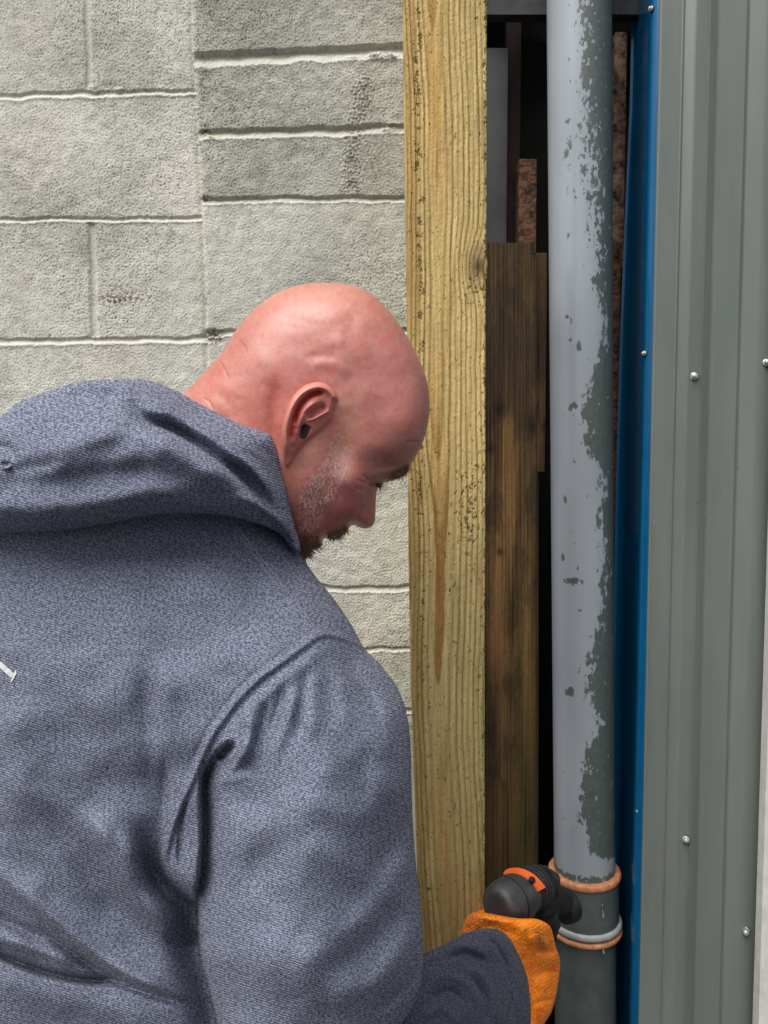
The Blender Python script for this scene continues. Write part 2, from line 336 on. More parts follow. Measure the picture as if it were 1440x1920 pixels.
# ------------------------------------------------------------------ block wall (one displaced mesh)
WY = 1.36
def build_wall():
    xs = np.concatenate([np.arange(-3.0, -.78, .05), np.arange(-.78, .14, .0016), [.14]])
    zs = np.concatenate([np.arange(0, .95, .04), np.arange(.95, 2.5, .0016), np.arange(2.5, 3.0, .05)])
    X, Z = np.meshgrid(xs, zs)
    px, py = proj(X, WY, Z)
    wob = 1.2*samp(NM, X*.8, Z*.8) + .45*samp(NF, X*1.1, Z*1.1)
    hgt = .00042*samp(NF, X*3.6, Z*3.6) + 0.00044*samp(NH, X*2.7, Z*2.7) + .00025*samp(NM, X*1.9, Z*1.9) + .0007*samp(NL, X*.7, Z*.7)
    dens = sstep(-.5, 1.2, samp(NL, X*.5 + .3, Z*.5))
    pits = np.clip(samp(NF, X*3.9 + .31, Z*3.9) - 1.0, 0, 2)*.0017*(.5 + dens); hgt -= pits
    blk = np.zeros_like(X); mort = np.zeros_like(X); dark = np.zeros_like(X)
    seam = np.array([(352, -600), (360, 0), (366, 150), (372, 250), (379, 375), (385, 500), (389, 640), (395, 900), (402, 1300), (410, 1900), (430, 3600)], float)
    sx = np.interp(py, seam[:, 1], seam[:, 0]) + wob*.5
    right = px > sx
    rough_right = right & (py < 378)
    hgt = np.where(rough_right, hgt*1.35, hgt)
    hgt = np.where(right, hgt + .004, hgt)
    # vertical mortar strip between the two bondings
    e = np.abs(px - sx + 2); hgt -= .003*np.exp(-(e/5)**2); mort = np.maximum(mort, np.exp(-(e/7)**2)*.8)
    def course(y0, y1, x0, x1, wd, dep, side):
        nonlocal hgt, mort, dark
        yy = y0 + (y1 - y0)*np.clip((px - x0)/(x1 - x0), -1, 2) + wob*1.0
        s = (py - (yy - wd*.5))/wd                            # 0 = top edge of joint, 1 = bottom
        m = (s > -.35) & (s < 1.4) & (right if side else ~right)
        prof = -dep*sstep(-.12, .12, s)*(1 - sstep(.2, 1.0, s)*1.0) + .0012*np.exp(-((s - 1.05)/.22)**2)
        hgt = np.where(m, hgt*np.where((s > .1) & (s < 1.05), .35, 1) + prof, hgt)
        mm = sstep(.35, .6, s)*(1 - sstep(1.05, 1.3, s)); mort = np.where(m, np.maximum(mort, mm), mort)
    LEFT = [(-300, -302), (-66, -68), (181, 173), (413, 411), (641, 637), (865, 863), (1095, 1092), (1320, 1318), (1545, 1543), (1770, 1768), (2000, 2000), (2250, 2250)]
    for a, b_ in LEFT: course(a, b_, 0, 370, 12 if a != 413 else 10, .0042, 0)
    RIGHT = [(-210, -215, 15), (-25, -40, 14), (114, 96, 24), (254, 242, 17), (377, 373, 12), (626, 622, 12), (862, 860, 11), (1106, 1102, 11), (1221, 1217, 9), (1334, 1330, 9), (1580, 1578, 13), (1830, 1828, 13), (2080, 2080, 13)]
    for a, b_, wd in RIGHT: course(a, b_, 375, 760, wd, .0036 + .0003*(wd - 12), 1)
    def vjoint(xa, ya, xb, yb, wd=11, dep=.0035):
        nonlocal hgt, mort
        t_ = (py - ya)/(yb - ya); xx = xa + (xb - xa)*t_ + wob*.6; m = (t_ > 0) & (t_ < 1) & (~right)
        s = (px - xx)/wd; d = np.exp(-(s/.55)**4)
        hgt = np.where(m, hgt*(1 - .6*d) - dep*d, hgt); mort = np.where(m, np.maximum(mort, d*.5), mort)
    vjoint(162, -60, 167, 166); vjoint(172, 418, 178, 632, 12, .0045); vjoint(-300, 180, -300, 408); vjoint(-60, 645, -60, 862)
    for k, y in enumerate((865, 1095, 1320, 1545, 1770)): vjoint(180 - 240*(k % 2), y, 182 - 240*(k % 2), y + 222)
    # mortar crumbs and lips
    for cx, cy, r, h_ in [(715, 104, 22, .006), (700, 106, 10, .004), (735, 108, 9, .005), (738, 240, 16, .005), (722, 243, 9, .003), (395, 258, 7, .004), (385, 252, 6, .004), (385, 373, 7, -.006), (208, 162, 14, -.003), (222, 168, 8, .003), (395, 628, 15, -.006), (410, 640, 10, -.004), (300, 170, 16, .002), (660, 108, 12, .003), (170, 163, 8, .003)]:
        hgt += h_*np.exp(-(((px - cx)/r)**2 + ((py - cy)/(r*.5))**2))*(1 + .4*samp(NH, X*3, Z*3))
    # rough vertical trail of splashed cement near x=690
    tr = np.exp(-((px - 672 - 10*samp(NL, X*0, Z*.8))/16)**2)*sstep(130, 160, py)*(1 - sstep(350, 372, py))
    hgt += tr*.0020*np.clip(samp(NF, X*2.2 + .5, Z*2.2), -1, 2)
    # albedo
    base = np.stack([np.full_like(X, .56), np.full_like(X, .548), np.full_like(X, .485)], -1)
    tone = 1 + .05*samp(NL, X*.6, Z*.6) + .035*samp(NR, X*.7, Z*.7) + .03*samp(NM, X*.9, Z*.9)
    tone *= np.where(rough_right, .80, 1.0); tone *= np.where(right & (py < 100), .93, 1)
    tone *= np.where(right & (py >= 378), .97, 1.0)
    tone *= np.where(~right & (py < 175), .96, 1)
    tone *= 1 + .14*sstep(380, 1100, py)
    grime = sstep(.5, 2.2, samp(NR, X*.9 + .3, Z*.9 + .2)); tone *= 1 - .16*grime
    tone *= 1 - .42*np.clip(pits/.0013, 0, 1); tone *= 1 + .035*samp(NH, X*2.7, Z*2.7)
    base *= tone[..., None]
    pink = .3*np.clip(samp(NL, X*.9 + .6, Z*.9 + .1), 0, 2)[..., None]*(~right)[..., None]
    base *= 1 + pink*np.array([.02, -.02, -.01])
    yel = (sstep(560, 760, px)*right*sstep(300, 60, np.abs(py - 300)*0 + 100))[..., None]
    base *= 1 + yel*np.array([.05, .02, -.09])
    mc = np.array([.64, .625, .54]); base = base*(1 - .6*mort[..., None]) + mc*(.6*mort[..., None])
    def stain(cx, cy, rx, ry, col, k, rag=1.0):
        nonlocal base
        q = ((px - cx)/rx)**2 + ((py - cy)/ry)**2; a = np.exp(-q)*k*np.clip(.6 + rag*samp(NF, X*1.7, Z*1.7), 0, 1.5)
        base = base*(1 - np.clip(a, 0, 1)[..., None]) + np.array(col)*np.clip(a, 0, 1)[..., None]
    stain(215, 562, 34, 9, (.09, .065, .05), .9); stain(255, 558, 30, 6, (.12, .09, .07), .5); stain(235, 540, 40, 14, (.22, .19, .16), .5); stain(300, 560, 40, 8, (.2, .17, .15), .35)
    stain(400, 632, 14, 14, (.05, .045, .03), 1.1); stain(385, 245, 8, 9, (.10, .07, .03), .8); stain(394, 256, 10, 5, (.62, .55, .30), .8)
    stain(386, 373, 8, 8, (.07, .06, .04), .8); stain(48, 625, 4, 4, (.05, .05, .05), 1); stain(92, 630, 3, 4, (.05, .05, .05), 1)
    stain(380, 170, 10, 90, (.15, .14, .11), .35); stain(385, 560, 7, 70, (.15, .14, .11), .2); stain(700, 300, 30, 60, (.14, .12, .08), .35); stain(690, 180, 14, 40, (.12, .1, .07), .5); stain(560, 380, 200, 3, (.2, .2, .15), .3)
    stain(730, 1250, 40, 80, (.34, .38, .25), .3); stain(740, 700, 25, 300, (.36, .37, .27), .25)
    Yv = WY - hgt
    v = np.stack([X, Yv, Z], -1).reshape(-1, 3); nr, nc = X.shape
    idx = np.arange(nr*nc).reshape(nr, nc)
    q = np.stack([idx[:-1, :-1], idx[:-1, 1:], idx[1:, 1:], idx[1:, :-1]], -1).reshape(-1, 4)
    # thickness: return faces to a back sheet
    n0 = len(v); v2 = np.array([(xs[0], WY+.22, 0), (xs[-1], WY+.22, 0), (xs[-1], WY+.22, zs[-1]), (xs[0], WY+.22, zs[-1])])
    extra = [(n0+1, n0, n0+3, n0+2), (idx[0, -1], n0+1, n0+2, idx[-1, -1]), (n0, idx[0, 0], idx[-1, 0], n0+3), (idx[-1, 0], idx[-1, -1], n0+2, n0+3)]
    v = np.vstack([v, v2]); col = np.vstack([base.reshape(-1, 3), np.full((4, 3), .35)])
    o = mesh_np('block_wall', v, np.vstack([q, extra]), M['wall'], attrs={'col': np.clip(col, .01, .9)})
    o['label'] = 'pale painted concrete block wall behind the bending man'; o['category'] = 'wall'
build_wall()

# ------------------------------------------------------------------ timber post
def plank(name, left, right, Yt, Yb, py0, py1, thick, colfn, mat, parent=None, nx=130, nz=1400, rnd=.002, amp=.0003, label=None, cat=None):
    """a sawn board whose face follows the traced left and right edges (lists of (py, px)); real thickness behind"""
    u = np.linspace(0, 1, nx); pyv = np.linspace(py0, py1, nz)
    U, PY = np.meshgrid(u, pyv)
    L = np.interp(PY, [a for a, b in left], [b for a, b in left]); R_ = np.interp(PY, [a for a, b in right], [b for a, b in right])
    Yf = Yt + (Yb - Yt)*(PY - 0)/1920.0
    wdt = (R_ - L)/FPX*Yf
    sx = U*wdt
    col, h = colfn(U, PY, L + U*(R_ - L), sx)
    edge = np.minimum(sx, wdt - sx); rd = rnd - np.sqrt(np.clip(rnd**2 - np.clip(rnd - edge, 0, rnd)**2, 0, None))
    wv = .0006*samp(NM, U*0 + .1, PY/900.)*np.exp(-edge/.006)
    pos = P(L + U*(R_ - L), PY, Yf + rd - h*amp + 0*wv)
    v = pos.reshape(-1, 3); idx = np.arange(nx*nz).reshape(nz, nx)
    q = [np.stack([idx[1:, :-1], idx[1:, 1:], idx[:-1, 1:], idx[:-1, :-1]], -1).reshape(-1, 4)]
    n0 = len(v); bl = pos[:, 0].copy(); br = pos[:, -1].copy(); bl[:, 1] += thick; br[:, 1] += thick
    v = np.vstack([v, bl, br]); cc = col.reshape(-1, 3); cc = np.vstack([cc, col[:, 0]*.95, col[:, -1]*.95])
    a = n0 + np.arange(nz); b = n0 + nz + np.arange(nz)
    q.append(np.stack([idx[:-1, 0], a[:-1], a[1:], idx[1:, 0]], -1)); q.append(np.stack([idx[:-1, -1], idx[1:, -1], b[1:], b[:-1]], -1))
    q.append(np.stack([a[:-1], b[:-1], b[1:], a[1:]], -1))
    q.append(np.array([[idx[0, 0], idx[0, -1], b[0], a[0]], [idx[-1, -1], idx[-1, 0], a[-1], b[-1]]]))
    o = mesh_np(name, v, np.vstack(q), mat, parent, attrs={'col': np.clip(cc, .002, .95)}); sharp(o, 50)
    if label: o['label'] = label; o['category'] = cat
    return o
def pine_col(U, PY, PX, sx):
    s = .0050; x0 = .036
    z = PY/1000.0
    xx = sx - x0 + .0025*samp(NL, z*.25, z*0 + .3) + .0003*samp(NL, U*.3, z*1.3)
    xx = np.where(xx < 0, xx*1.25, xx)
    d = .007 + .0095*z + .0016*np.sin(z*6.1 + .9) + .0009*np.sin(z*14.3)
    kx, ky = (PX - 897)/1.0, (PY - 500)/1.6
    kr = np.hypot(kx, ky)
    rho = np.sqrt((xx*.82)**2 + d**2) + .0105*np.exp(-(kr/34)**2) + .00010*samp(NM, U*.35, z*.9)
    ph = rho/s; fr = ph - np.floor(ph)
    late = sstep(.40, .82, fr)*(1 - sstep(.92, 1.0, fr))
    ringv = .55 + .45*np.sin(np.floor(ph)*2.4 + 1) 
    late = late*(.5 + .5*ringv)
    grain = samp(NV, PX/420., PY/1400.)
    light = np.array([.67, .52, .225]); dk = np.array([.33, .185, .055])
    green = sstep(700, 1500, PY)[..., None]
    lt = light*(1 - green*.20) * np.array([1, 1, 1]); lt = lt + green*np.array([-.06, -.025, 0.0])
    warm = np.exp(-(xx/.013)**2)[..., None]
    lt = lt*(1 - .32*warm*np.array([.25, .8, 1.3])*(.6 + .4*np.sin(z*9))[..., None])
    col = lt*(1 - late[..., None]) + dk*late[..., None]
    col *= (1 + .07*grain + .05*samp(NR, PX/1500., PY/3000.))[..., None]
    # weathered face left of x=785 is browner, sawn
    lf = (1 - sstep(.12, .20, U + .02*samp(NL, z*1.0, z*0)))[..., None]
    col = col*(1 - lf*.28*np.array([.7, 1.0, 1.3]))
    # mould specks
    sp = .8*samp(NF, PX/330., PY/520.) + .4*samp(NH, PX/300., PY/500.) + .7*samp(NM, PX/260., PY/420.)
    m1 = 1.15*np.exp(-((U - .17 - .02*samp(NM, z*.6, 0*z))/.045)**2)*sstep(-.2, .5, samp(NM, z*.0 + .2, z*1.6) + .45)*(1 - sstep(900, 1300, PY)*.6)
    m2 = np.exp(-((1 - U)/.06)**2)*1.1
    m3 = np.exp(-(((PX - 880)/26)**2 + ((PY - 960)/120)**2))*1.15
    m4 = np.exp(-(((PX - 885)/25)**2 + ((PY - 545)/40)**2))*.9
    m5 = .10*np.ones_like(U)*np.clip(.6 + .6*samp(NL, U*.5, z*.8), 0, 1.6) + .14*sstep(600, 1200, PY)
    mm = np.clip(np.maximum.reduce([m1*1.25, m2, m3, m4, m5]), 0, 1.3)
    k = sstep(2.15 - 1.75*mm, 2.75 - 1.75*mm, sp + .15*grain)[..., None]
    col = col*(1 - .78*k) + np.array([.035, .035, .012])*.78*k
    gr = (np.exp(-((1 - U)/.12)**2)*sstep(850, 1600, PY)*np.clip(.7 + .4*samp(NM, PX/500., PY/700.), 0, 1))[..., None]
    col = col*(1 - .5*gr) + np.array([.17, .19, .035])*.5*gr
    kn = np.exp(-(kr/14)**2)[..., None]; col = col*(1 - .9*kn) + np.array([.055, .032, .018])*.8*kn
    kb = np.exp(-((kr - 20)/9)**2)[..., None]; col = col*(1 - .22*kb)
    h = late*1.2 + .6*grain - 3*k[..., 0] + .4*sp
    return col, h
o = plank('timber_post', [(-400, 752), (0, 757), (300, 760), (600, 765), (1050, 768), (1300, 772), (1500, 779), (1780, 789), (2600, 800)], [(-400, 912), (0, 913), (480, 912), (500, 915), (530, 911), (1300, 909), (2600, 909)],
      .93, 1.07, -400, 2600, .045, pine_col, M['pine'], nx=170, nz=1500, label='new yellow pine post standing full height in front of the block wall', cat='post')

# ------------------------------------------------------------------ inside of the dark gap
def old_col(dark=1.0):
    def f(U, PY, PX, sx):
        z = PY/1000.
        g1 = samp(NV, PX/260. + .3, PY/2600.); g2 = samp(NR, PX/900., PY/2600.); g3 = samp(NL, PX/400., z*.9)
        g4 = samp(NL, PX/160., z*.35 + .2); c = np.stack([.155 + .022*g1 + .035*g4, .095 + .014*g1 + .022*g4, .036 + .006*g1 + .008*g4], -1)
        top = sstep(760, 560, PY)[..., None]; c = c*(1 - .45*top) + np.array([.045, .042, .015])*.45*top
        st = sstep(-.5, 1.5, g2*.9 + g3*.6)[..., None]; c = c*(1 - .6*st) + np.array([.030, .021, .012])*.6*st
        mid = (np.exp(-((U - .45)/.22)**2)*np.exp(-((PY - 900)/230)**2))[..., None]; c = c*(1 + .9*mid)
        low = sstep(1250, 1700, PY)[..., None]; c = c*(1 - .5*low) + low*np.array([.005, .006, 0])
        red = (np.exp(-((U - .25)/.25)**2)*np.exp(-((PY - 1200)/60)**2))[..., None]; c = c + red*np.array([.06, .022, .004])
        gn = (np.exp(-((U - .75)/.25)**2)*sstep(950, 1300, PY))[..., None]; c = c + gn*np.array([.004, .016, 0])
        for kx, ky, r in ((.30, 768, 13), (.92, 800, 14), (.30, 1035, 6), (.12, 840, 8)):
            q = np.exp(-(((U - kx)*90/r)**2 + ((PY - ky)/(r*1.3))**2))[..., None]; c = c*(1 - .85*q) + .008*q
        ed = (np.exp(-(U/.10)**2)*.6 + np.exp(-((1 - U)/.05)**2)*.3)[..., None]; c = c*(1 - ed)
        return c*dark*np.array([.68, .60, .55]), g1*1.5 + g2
    return f
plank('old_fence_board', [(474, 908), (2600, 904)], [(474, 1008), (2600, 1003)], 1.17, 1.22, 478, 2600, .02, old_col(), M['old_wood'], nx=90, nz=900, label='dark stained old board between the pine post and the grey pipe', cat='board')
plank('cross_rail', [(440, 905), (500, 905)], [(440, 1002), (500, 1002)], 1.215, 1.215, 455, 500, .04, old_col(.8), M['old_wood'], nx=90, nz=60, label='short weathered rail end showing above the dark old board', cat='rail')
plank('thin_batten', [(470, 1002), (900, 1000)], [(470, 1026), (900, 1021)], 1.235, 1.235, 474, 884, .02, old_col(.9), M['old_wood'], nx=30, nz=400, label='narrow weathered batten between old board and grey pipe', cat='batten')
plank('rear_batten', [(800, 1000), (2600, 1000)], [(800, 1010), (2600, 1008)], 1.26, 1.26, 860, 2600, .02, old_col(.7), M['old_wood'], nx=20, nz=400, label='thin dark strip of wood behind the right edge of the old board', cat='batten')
def slab(name, px0, px1, py0, py1, Y0, Y1, mat, label, cat, b=.001):
    a = P(px0, py1, Y0); c = P(px1, py0, Y0); ym = 300; m = Mb(); m.box(P(px0, ym, Y0)[0], P(px1, ym, Y0)[0], Y0, Y1, a[2], c[2], b)
    o = m.build(name, mat); o['label'] = label; o['category'] = cat; return o
slab('plastic_strip', 905, 951, 90, 470, 1.44, 1.45, M['grey_pvc'], 'grey plastic strip inside the dark gap beside the pine post', 'strip')
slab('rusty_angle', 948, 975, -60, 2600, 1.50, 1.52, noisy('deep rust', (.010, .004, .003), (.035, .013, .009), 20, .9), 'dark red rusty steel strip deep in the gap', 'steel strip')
slab('rusty_column', 974, 1007, 298, 2600, 1.45, 1.49, M['rust'], 'flaking orange brown rusty steel column deep in the gap', 'steel column')
slab('rusty_bar', 1150, 1172, 60, 500, 1.56, 1.58, M['rust_pale'], 'pale flaking rusty bar seen right of the grey pipe', 'steel bar')
slab('rusty_plate', 1146, 1168, 455, 1000, 1.54, 1.55, M['rust'], 'orange brown rusty plate low behind the pipe and the blue sheet', 'steel plate')
slab('steel_header', 850, 1240, -60, 27, 1.405, 1.43, M['dark_steel'], 'dark steel header crossing the top of the gap', 'beam')
m = Mb(); m.box(.10, .75, 1.75, 1.8, 0, 3.0); m.box(.10, .75, 1.44, 1.75, 2.55, 2.6); m.box(.06, .10, 1.585, 1.8, 0, 3.0); m.box(.75, .78, 1.30, 1.8, 0, 3.0)  # back, top and sides added to shut light out of the gap
o = m.build('gap_shade_lining', M['black_in'], smooth=False); o['label'] = 'added black lining that keeps the recess behind the pipe dark'; o['category'] = 'wall lining'

# ------------------------------------------------------------------ soil pipe with socket
def build_pipe():
    root = thing('soil_pipe', 'grey painted vertical drain pipe with peeling paint and orange seals', 'pipe', loc=tuple(P(1095, 3300, 1.35)*np.array([1, 1, 0])))
    YC, RR = 1.345, .0535
    top = P(1083.5, -300, YC); bot = P(1096, 1690, YC)
    dirv = (bot - top); 
    def centre(py):                       # straight line in space through the traced axis
        t = (P(1090, py, YC)[..., 2] - top[2])/dirv[2]; return top + np.asarray(t)[..., None]*dirv
    nz, na = 1300, 140
    pyv = np.linspace(-300, 1665, nz); th = np.linspace(0, 2*math.pi, na, endpoint=False)
    C = centre(pyv); TH, PY = np.meshgrid(th, pyv)
    X = C[:, 0][:, None] + RR*np.cos(TH); Y = C[:, 1][:, None] + RR*np.sin(TH); Z = C[:, 2][:, None] + 0*TH
    px, _ = proj(X, Y, Z); front = np.sin(TH) < .1
    by = [-300, 0, 60, 110, 160, 250, 350, 430, 500, 545, 600, 640, 690, 740, 780, 840, 880, 930, 960, 1000, 1100, 1150, 1200, 1260, 1300, 1340, 1380, 1420, 1460, 1500, 1540, 1575, 1600, 1700]
    bx = [1100, 1098, 1108, 1110, 1104, 1118, 1128, 1131, 1133, 1120, 1131, 1135, 1118, 1101, 1094, 1100, 1126, 1132, 1124, 1131, 1131, 1126, 1110, 1102, 1108, 1128, 1100, 1096, 1088, 1090, 1096, 1110, 1175, 1185]
    edge = (px - np.interp(PY, by, bx))/13.0
    edge = np.where(front, edge, 3)
    lowp = sstep(1595, 1600, PY); edge = edge*(1 - lowp) - 3*lowp
    upper = 1 - sstep(430, 620, PY)
    zone = np.exp(-((px - np.interp(PY, [0, 200, 400, 600], [1084, 1100, 1108, 1118]))/20)**2)*upper
    edge = np.clip(edge, -1.55, 1.15)
    edge = edge + np.where(front, zone*1.15, 0)
    for cx, cy, rx, ry, k in [(1070, 1015 + 70, 22, 7, 1.1), (1080, 1080, 16, 5, 1.3), (1068, 1285, 8, 13, 2.0), (1062, 1100, 10, 8, .9), (1072, 300, 12, 90, .5), (1070, 610, 5, 10, 1.3), (1086, 660, 5, 14, 1.6), (1070, 770, 4, 12, 1.0), (1088, 1135, 5, 5, 1.6), (1085, 1060, 5, 6, 1.4), (1068, 1260, 10, 5, .8), (1060, 40, 18, 60, .25), (1060, 1520, 6, 6, .7), (1100, 1610, 30, 6, .0)]:
        edge = edge + np.where(front, (k + .7*(k > .3))*np.exp(-(((px - cx)/rx)**2 + ((PY - cy)/ry)**2)), 0)
    rp = np.random.default_rng(21)
    for _ in range(90):
        cy = rp.uniform(-250, 1580); cx = rp.uniform(1056, 1128) if rp.random() < .7 else rp.uniform(1040, 1070); sz = rp.uniform(2.0, 5.5)*(1.4 if rp.random() < .15 else 1)
        edge = edge + np.where(front, rp.uniform(.9, 2.0)*np.exp(-(((px - cx)/sz)**2 + ((PY - cy)/(sz*rp.uniform(.8, 2.4)))**2)), 0)
    # dark band round the rim of the socket
    rim = np.exp(-((PY - 1622 - 0*px)/9)**2)*1.9; edge = np.maximum(edge, -1.7 + rim*1.4)
    speck = .75*zone + .22 + .45*np.where(front, sstep(-.5, .6, edge), 0)
    v = np.stack([X, Y, Z], -1).reshape(-1, 3); idx = np.arange(nz*na).reshape(nz, na); nx_ = np.roll(idx, -1, 1)
    q = np.stack([idx[:-1], idx[1:], nx_[1:], nx_[:-1]], -1).reshape(-1, 4)
    mesh_np('painted_pipe', v, q, M['pipe'], root, attrs={'edge': (edge - .5*speck*6).ravel(), 'speck': (6*speck).ravel()})
    ax = Vector((dirv/np.linalg.norm(dirv)).tolist())
    def at(py): return Vector(centre(np.array(py)).tolist())
    def lathe(name, py, prof, mat, seg=72):
        b = Mb(); b.lathe(at(py), ax, prof, seg); return b.build(name, mat, root)
    R0 = RR
    L = (at(1748) - at(1652)).length
    lathe('socket_collar', 1636, [(0, R0+.002), (.002, R0+.0065), (L*.93, R0+.0065), (L*.96, R0+.003), (L*.98, R0+.001)], M['socket'])
    def ring(name, py, hh, ro, mat):
        b = Mb(); pr = [(0, R0+.0015)] + [(hh*.5 - hh*.5*math.cos(a), R0 + ro*.55 + ro*.45*math.sin(a)**.6) for a in np.linspace(.15, math.pi - .15, 9)] + [(hh, R0+.0015)]
        b.lathe(at(py), ax, pr, 72); return b.build(name, mat, root)
    ring('seal_ring', 1627, .0125, .0105, M['orange_seal'])
    ring('socket_rim', 1716, .012, .0118, noisy('pale rim', (.20, .22, .21), (.40, .42, .40), 60, .5))
    ring('seal_ring', 1731, .0095, .0122, M['orange_seal'])
    lathe('lower_pipe', 1728, [(0, R0+.001), (.9, R0+.001), (1.4, R0+.001)][:1] + [(.72, R0+.001)], M['socket'])
    # raised rib with burr on the socket
    for py0, py1 in ((1662, 1682), (1722, 1746)):
        a, c = at(py0), at(py1); b = Mb(); off = Vector((.016, -R0 - .0065, 0)) 
        b.tube([a + off + Vector((0, .003, 0)), a + off, c + off + Vector((0, -.003, 0)), c + off + Vector((0, .003, 0))], [.0008, .0016, .002, .001], 8)
        b.build('rib', M['zinc'], root)
build_pipe()

# ------------------------------------------------------------------ cladding panel with blue return and screws
def build_cladding():
    root = thing('metal_cladding', 'grey green ribbed metal cladding panel with a blue edge sheet', 'cladding', loc=(.5, 1.25, 0))
    CY = 1.25
    def Xat(px, Y): return (px - 720)/FPX*Y/ (CP)            # at the optical row
    prof = [(1219, CY+.0), (1221, CY-.0012), (1257, CY-.001), (1260, CY-.003), (1263, CY-.001), (1281, CY-.010), (1284, CY-.0105), (1306, CY-.0075), (1309, CY-.0105), (1312, CY-.0085), (1322, CY-.002), (1326, CY-.005), (1374, CY-.006), (1378, CY-.0035), (1381, CY-.006), (1409, CY-.012), (1412, CY-.0122), (1447, CY-.010), (1480, CY-.004), (1530, CY-.004), (1560, CY-.018), (1640, CY-.018), (1670, CY-.004), (1900, CY-.004), (1930, CY-.018), (2010, CY-.018), (2040, CY-.004), (2400, CY-.004)]
    xs = [Xat(a, y) for a, y in prof]; z = np.linspace(.02, 3.0, 60)
    m = Mb(); n = len(prof)
    v = [(x, y + .0006*math.sin(zz*3.1 + x*9), zz) for zz in z for x, (a, y) in zip(xs, prof)]
    v2 = [(x, y + .0012, zz) for zz in z for x, (a, y) in zip(xs, prof)]
    q = [(k*n+i, k*n+i+1, (k+1)*n+i+1, (k+1)*n+i) for k in range(len(z)-1) for i in range(n-1)]
    m.add(v, q); m.add(v2, [(a, d, c, b) for a, b, c, d in q]); 
    # thin left edge closing the two skins
    m.add([(xs[0]-.0012, CY-.001, .02), (xs[0]+.002, CY-.0018, .02), (xs[0]+.002, CY-.0018, 3), (xs[0]-.0012, CY-.001, 3), (xs[0]-.0012, CY+.004, .02), (xs[0]-.0012, CY+.004, 3)], [(0, 1, 2, 3), (4, 0, 3, 5)])
    o = m.build('ribbed_sheet', M['cladding'], root); sharp(o, 12)
    # blue return into the gap, inner edge leaning; profile shaped for bright edges and dark middle
    b = Mb(); x = xs[0] + .0008
    zz = np.linspace(.02, 2.98, 40); rows = []
    for k in zz:
        t = np.clip((k - 1.3)/.85, 0, 1); dep = 1.437 - .05*t*t
        e = .455 - .05*t*t*0; rows.append([(x, CY + .0022, k), (x - .003, CY + .0035, k), (x - .0085, CY + .008, k), (x - .0105, CY + .014, k), (x - .010, CY + .022, k), (x - .001, CY + .06, k), (x + .010, CY + .12, k), (x + .022 - .0025*t, dep + .052, k), (x + .021 - .0025*t, dep + .057, k), (x + .0165 - .0025*t, dep + .058, k), (x + .03, dep + .07, k)])
    n2 = 11; b.add([p for r in rows for p in r], [(k*n2+i, (k+1)*n2+i, (k+1)*n2+i+1, k*n2+i+1) for k in range(len(zz)-1) for i in range(n2-1)])
    b.build('blue_edge_sheet', M['blue'], root)
    # hex headed screws
    def screw(px, py, Y, s=1.0, tilt=(-.25, -1, .08)):
        c = V(px, py, Y); d = Vector(tilt).normalized()
        a = Mb(); a.lathe(c, d, [(-.004, .0062*s), (.0008, .0066*s), (.0016, .006*s)], 24); w_ = a.build('screw', M['washer'], root)
        h = Mb(); h.lathe(c, d, [(.0016, .0056*s), (.0026, .0054*s), (.0027, .0040*s)], 24); h.lathe(c, d, [(.0026, .0037*s), (.0070*s, .0036*s), (.0078*s, .0028*s)], 6)
        o = h.build('screw_head', M['zinc'], w_, smooth=False)
    screw(1301, 706, CY-.0085, 1.15); screw(1437, 680, CY-.012, 1.1); screw(1286, 1574, CY-.0085, 1.1); screw(1397, 1745, CY-.009, 1.35)
    for px, py in ((1222, 17), (1209, 663), (1198, 1521)): screw(px, py, CY+.012, .75, (-1, -.5, .1))
build_cladding()
m = Mb(); a = V(1447, 960, 1.19); 
m.prism([[(V(1454, 900, 1.20).x + dx, 1.20 + dy, z) for dx, dy in ((0, 0), (.03, -.002), (.06, 0), (.06, .02), (0, .02))] for z in (.02, 2.9)])
o = m.build('white_trim', M['white_trim']); o['label'] = 'white vertical trim strip at the far right edge of the cladding'; o['category'] = 'trim'

# ------------------------------------------------------------------ traced, inflated sheets (figure)
def sheet(outline, step, front, back, smooth=6):
    """closed surface whose silhouette is the traced outline; front/back give the depth at every node"""
    poly = catmull(outline, smooth, closed=True)
    x0, y0 = poly.min(0) - step; x1, y1 = poly.max(0) + step
    X, Y = np.meshgrid(np.arange(x0, x1, step), np.arange(y0, y1, step))
    ins = inpoly(X, Y, poly)
    pad = np.pad(ins, 1); nb = np.ones_like(ins)
    for a in (0, 1, 2):
        for b in (0, 1, 2): nb &= pad[a:a+ins.shape[0], b:b+ins.shape[1]]
    bd = ins & ~nb
    # snap rim nodes to the outline
    bx, by = X[bd], Y[bd]; best = np.full(bx.shape, 1e9); sx, sy = bx.copy(), by.copy()
    Q = np.vstack([poly, poly[:1]])
    for k in range(len(Q)-1):
        a, b = Q[k], Q[k+1]; d = b - a; t = np.clip(((bx-a[0])*d[0] + (by-a[1])*d[1])/(d@d + 1e-12), 0, 1)
        qx = a[0] + t*d[0]; qy = a[1] + t*d[1]; dd = np.hypot(bx-qx, by-qy); m = dd < best
        best = np.where(m, dd, best); sx = np.where(m, qx, sx); sy = np.where(m, qy, sy)
    X[bd] = sx; Y[bd] = sy
    dist = np.full(X.shape, 1e9); XI, YI = X[ins], Y[ins]
    dist[ins] = pline(XI, YI, Q)[0]; dist[bd] = 0
    return dict(X=X, Y=Y, ins=ins, bd=bd, dist=dist, poly=poly, step=step)
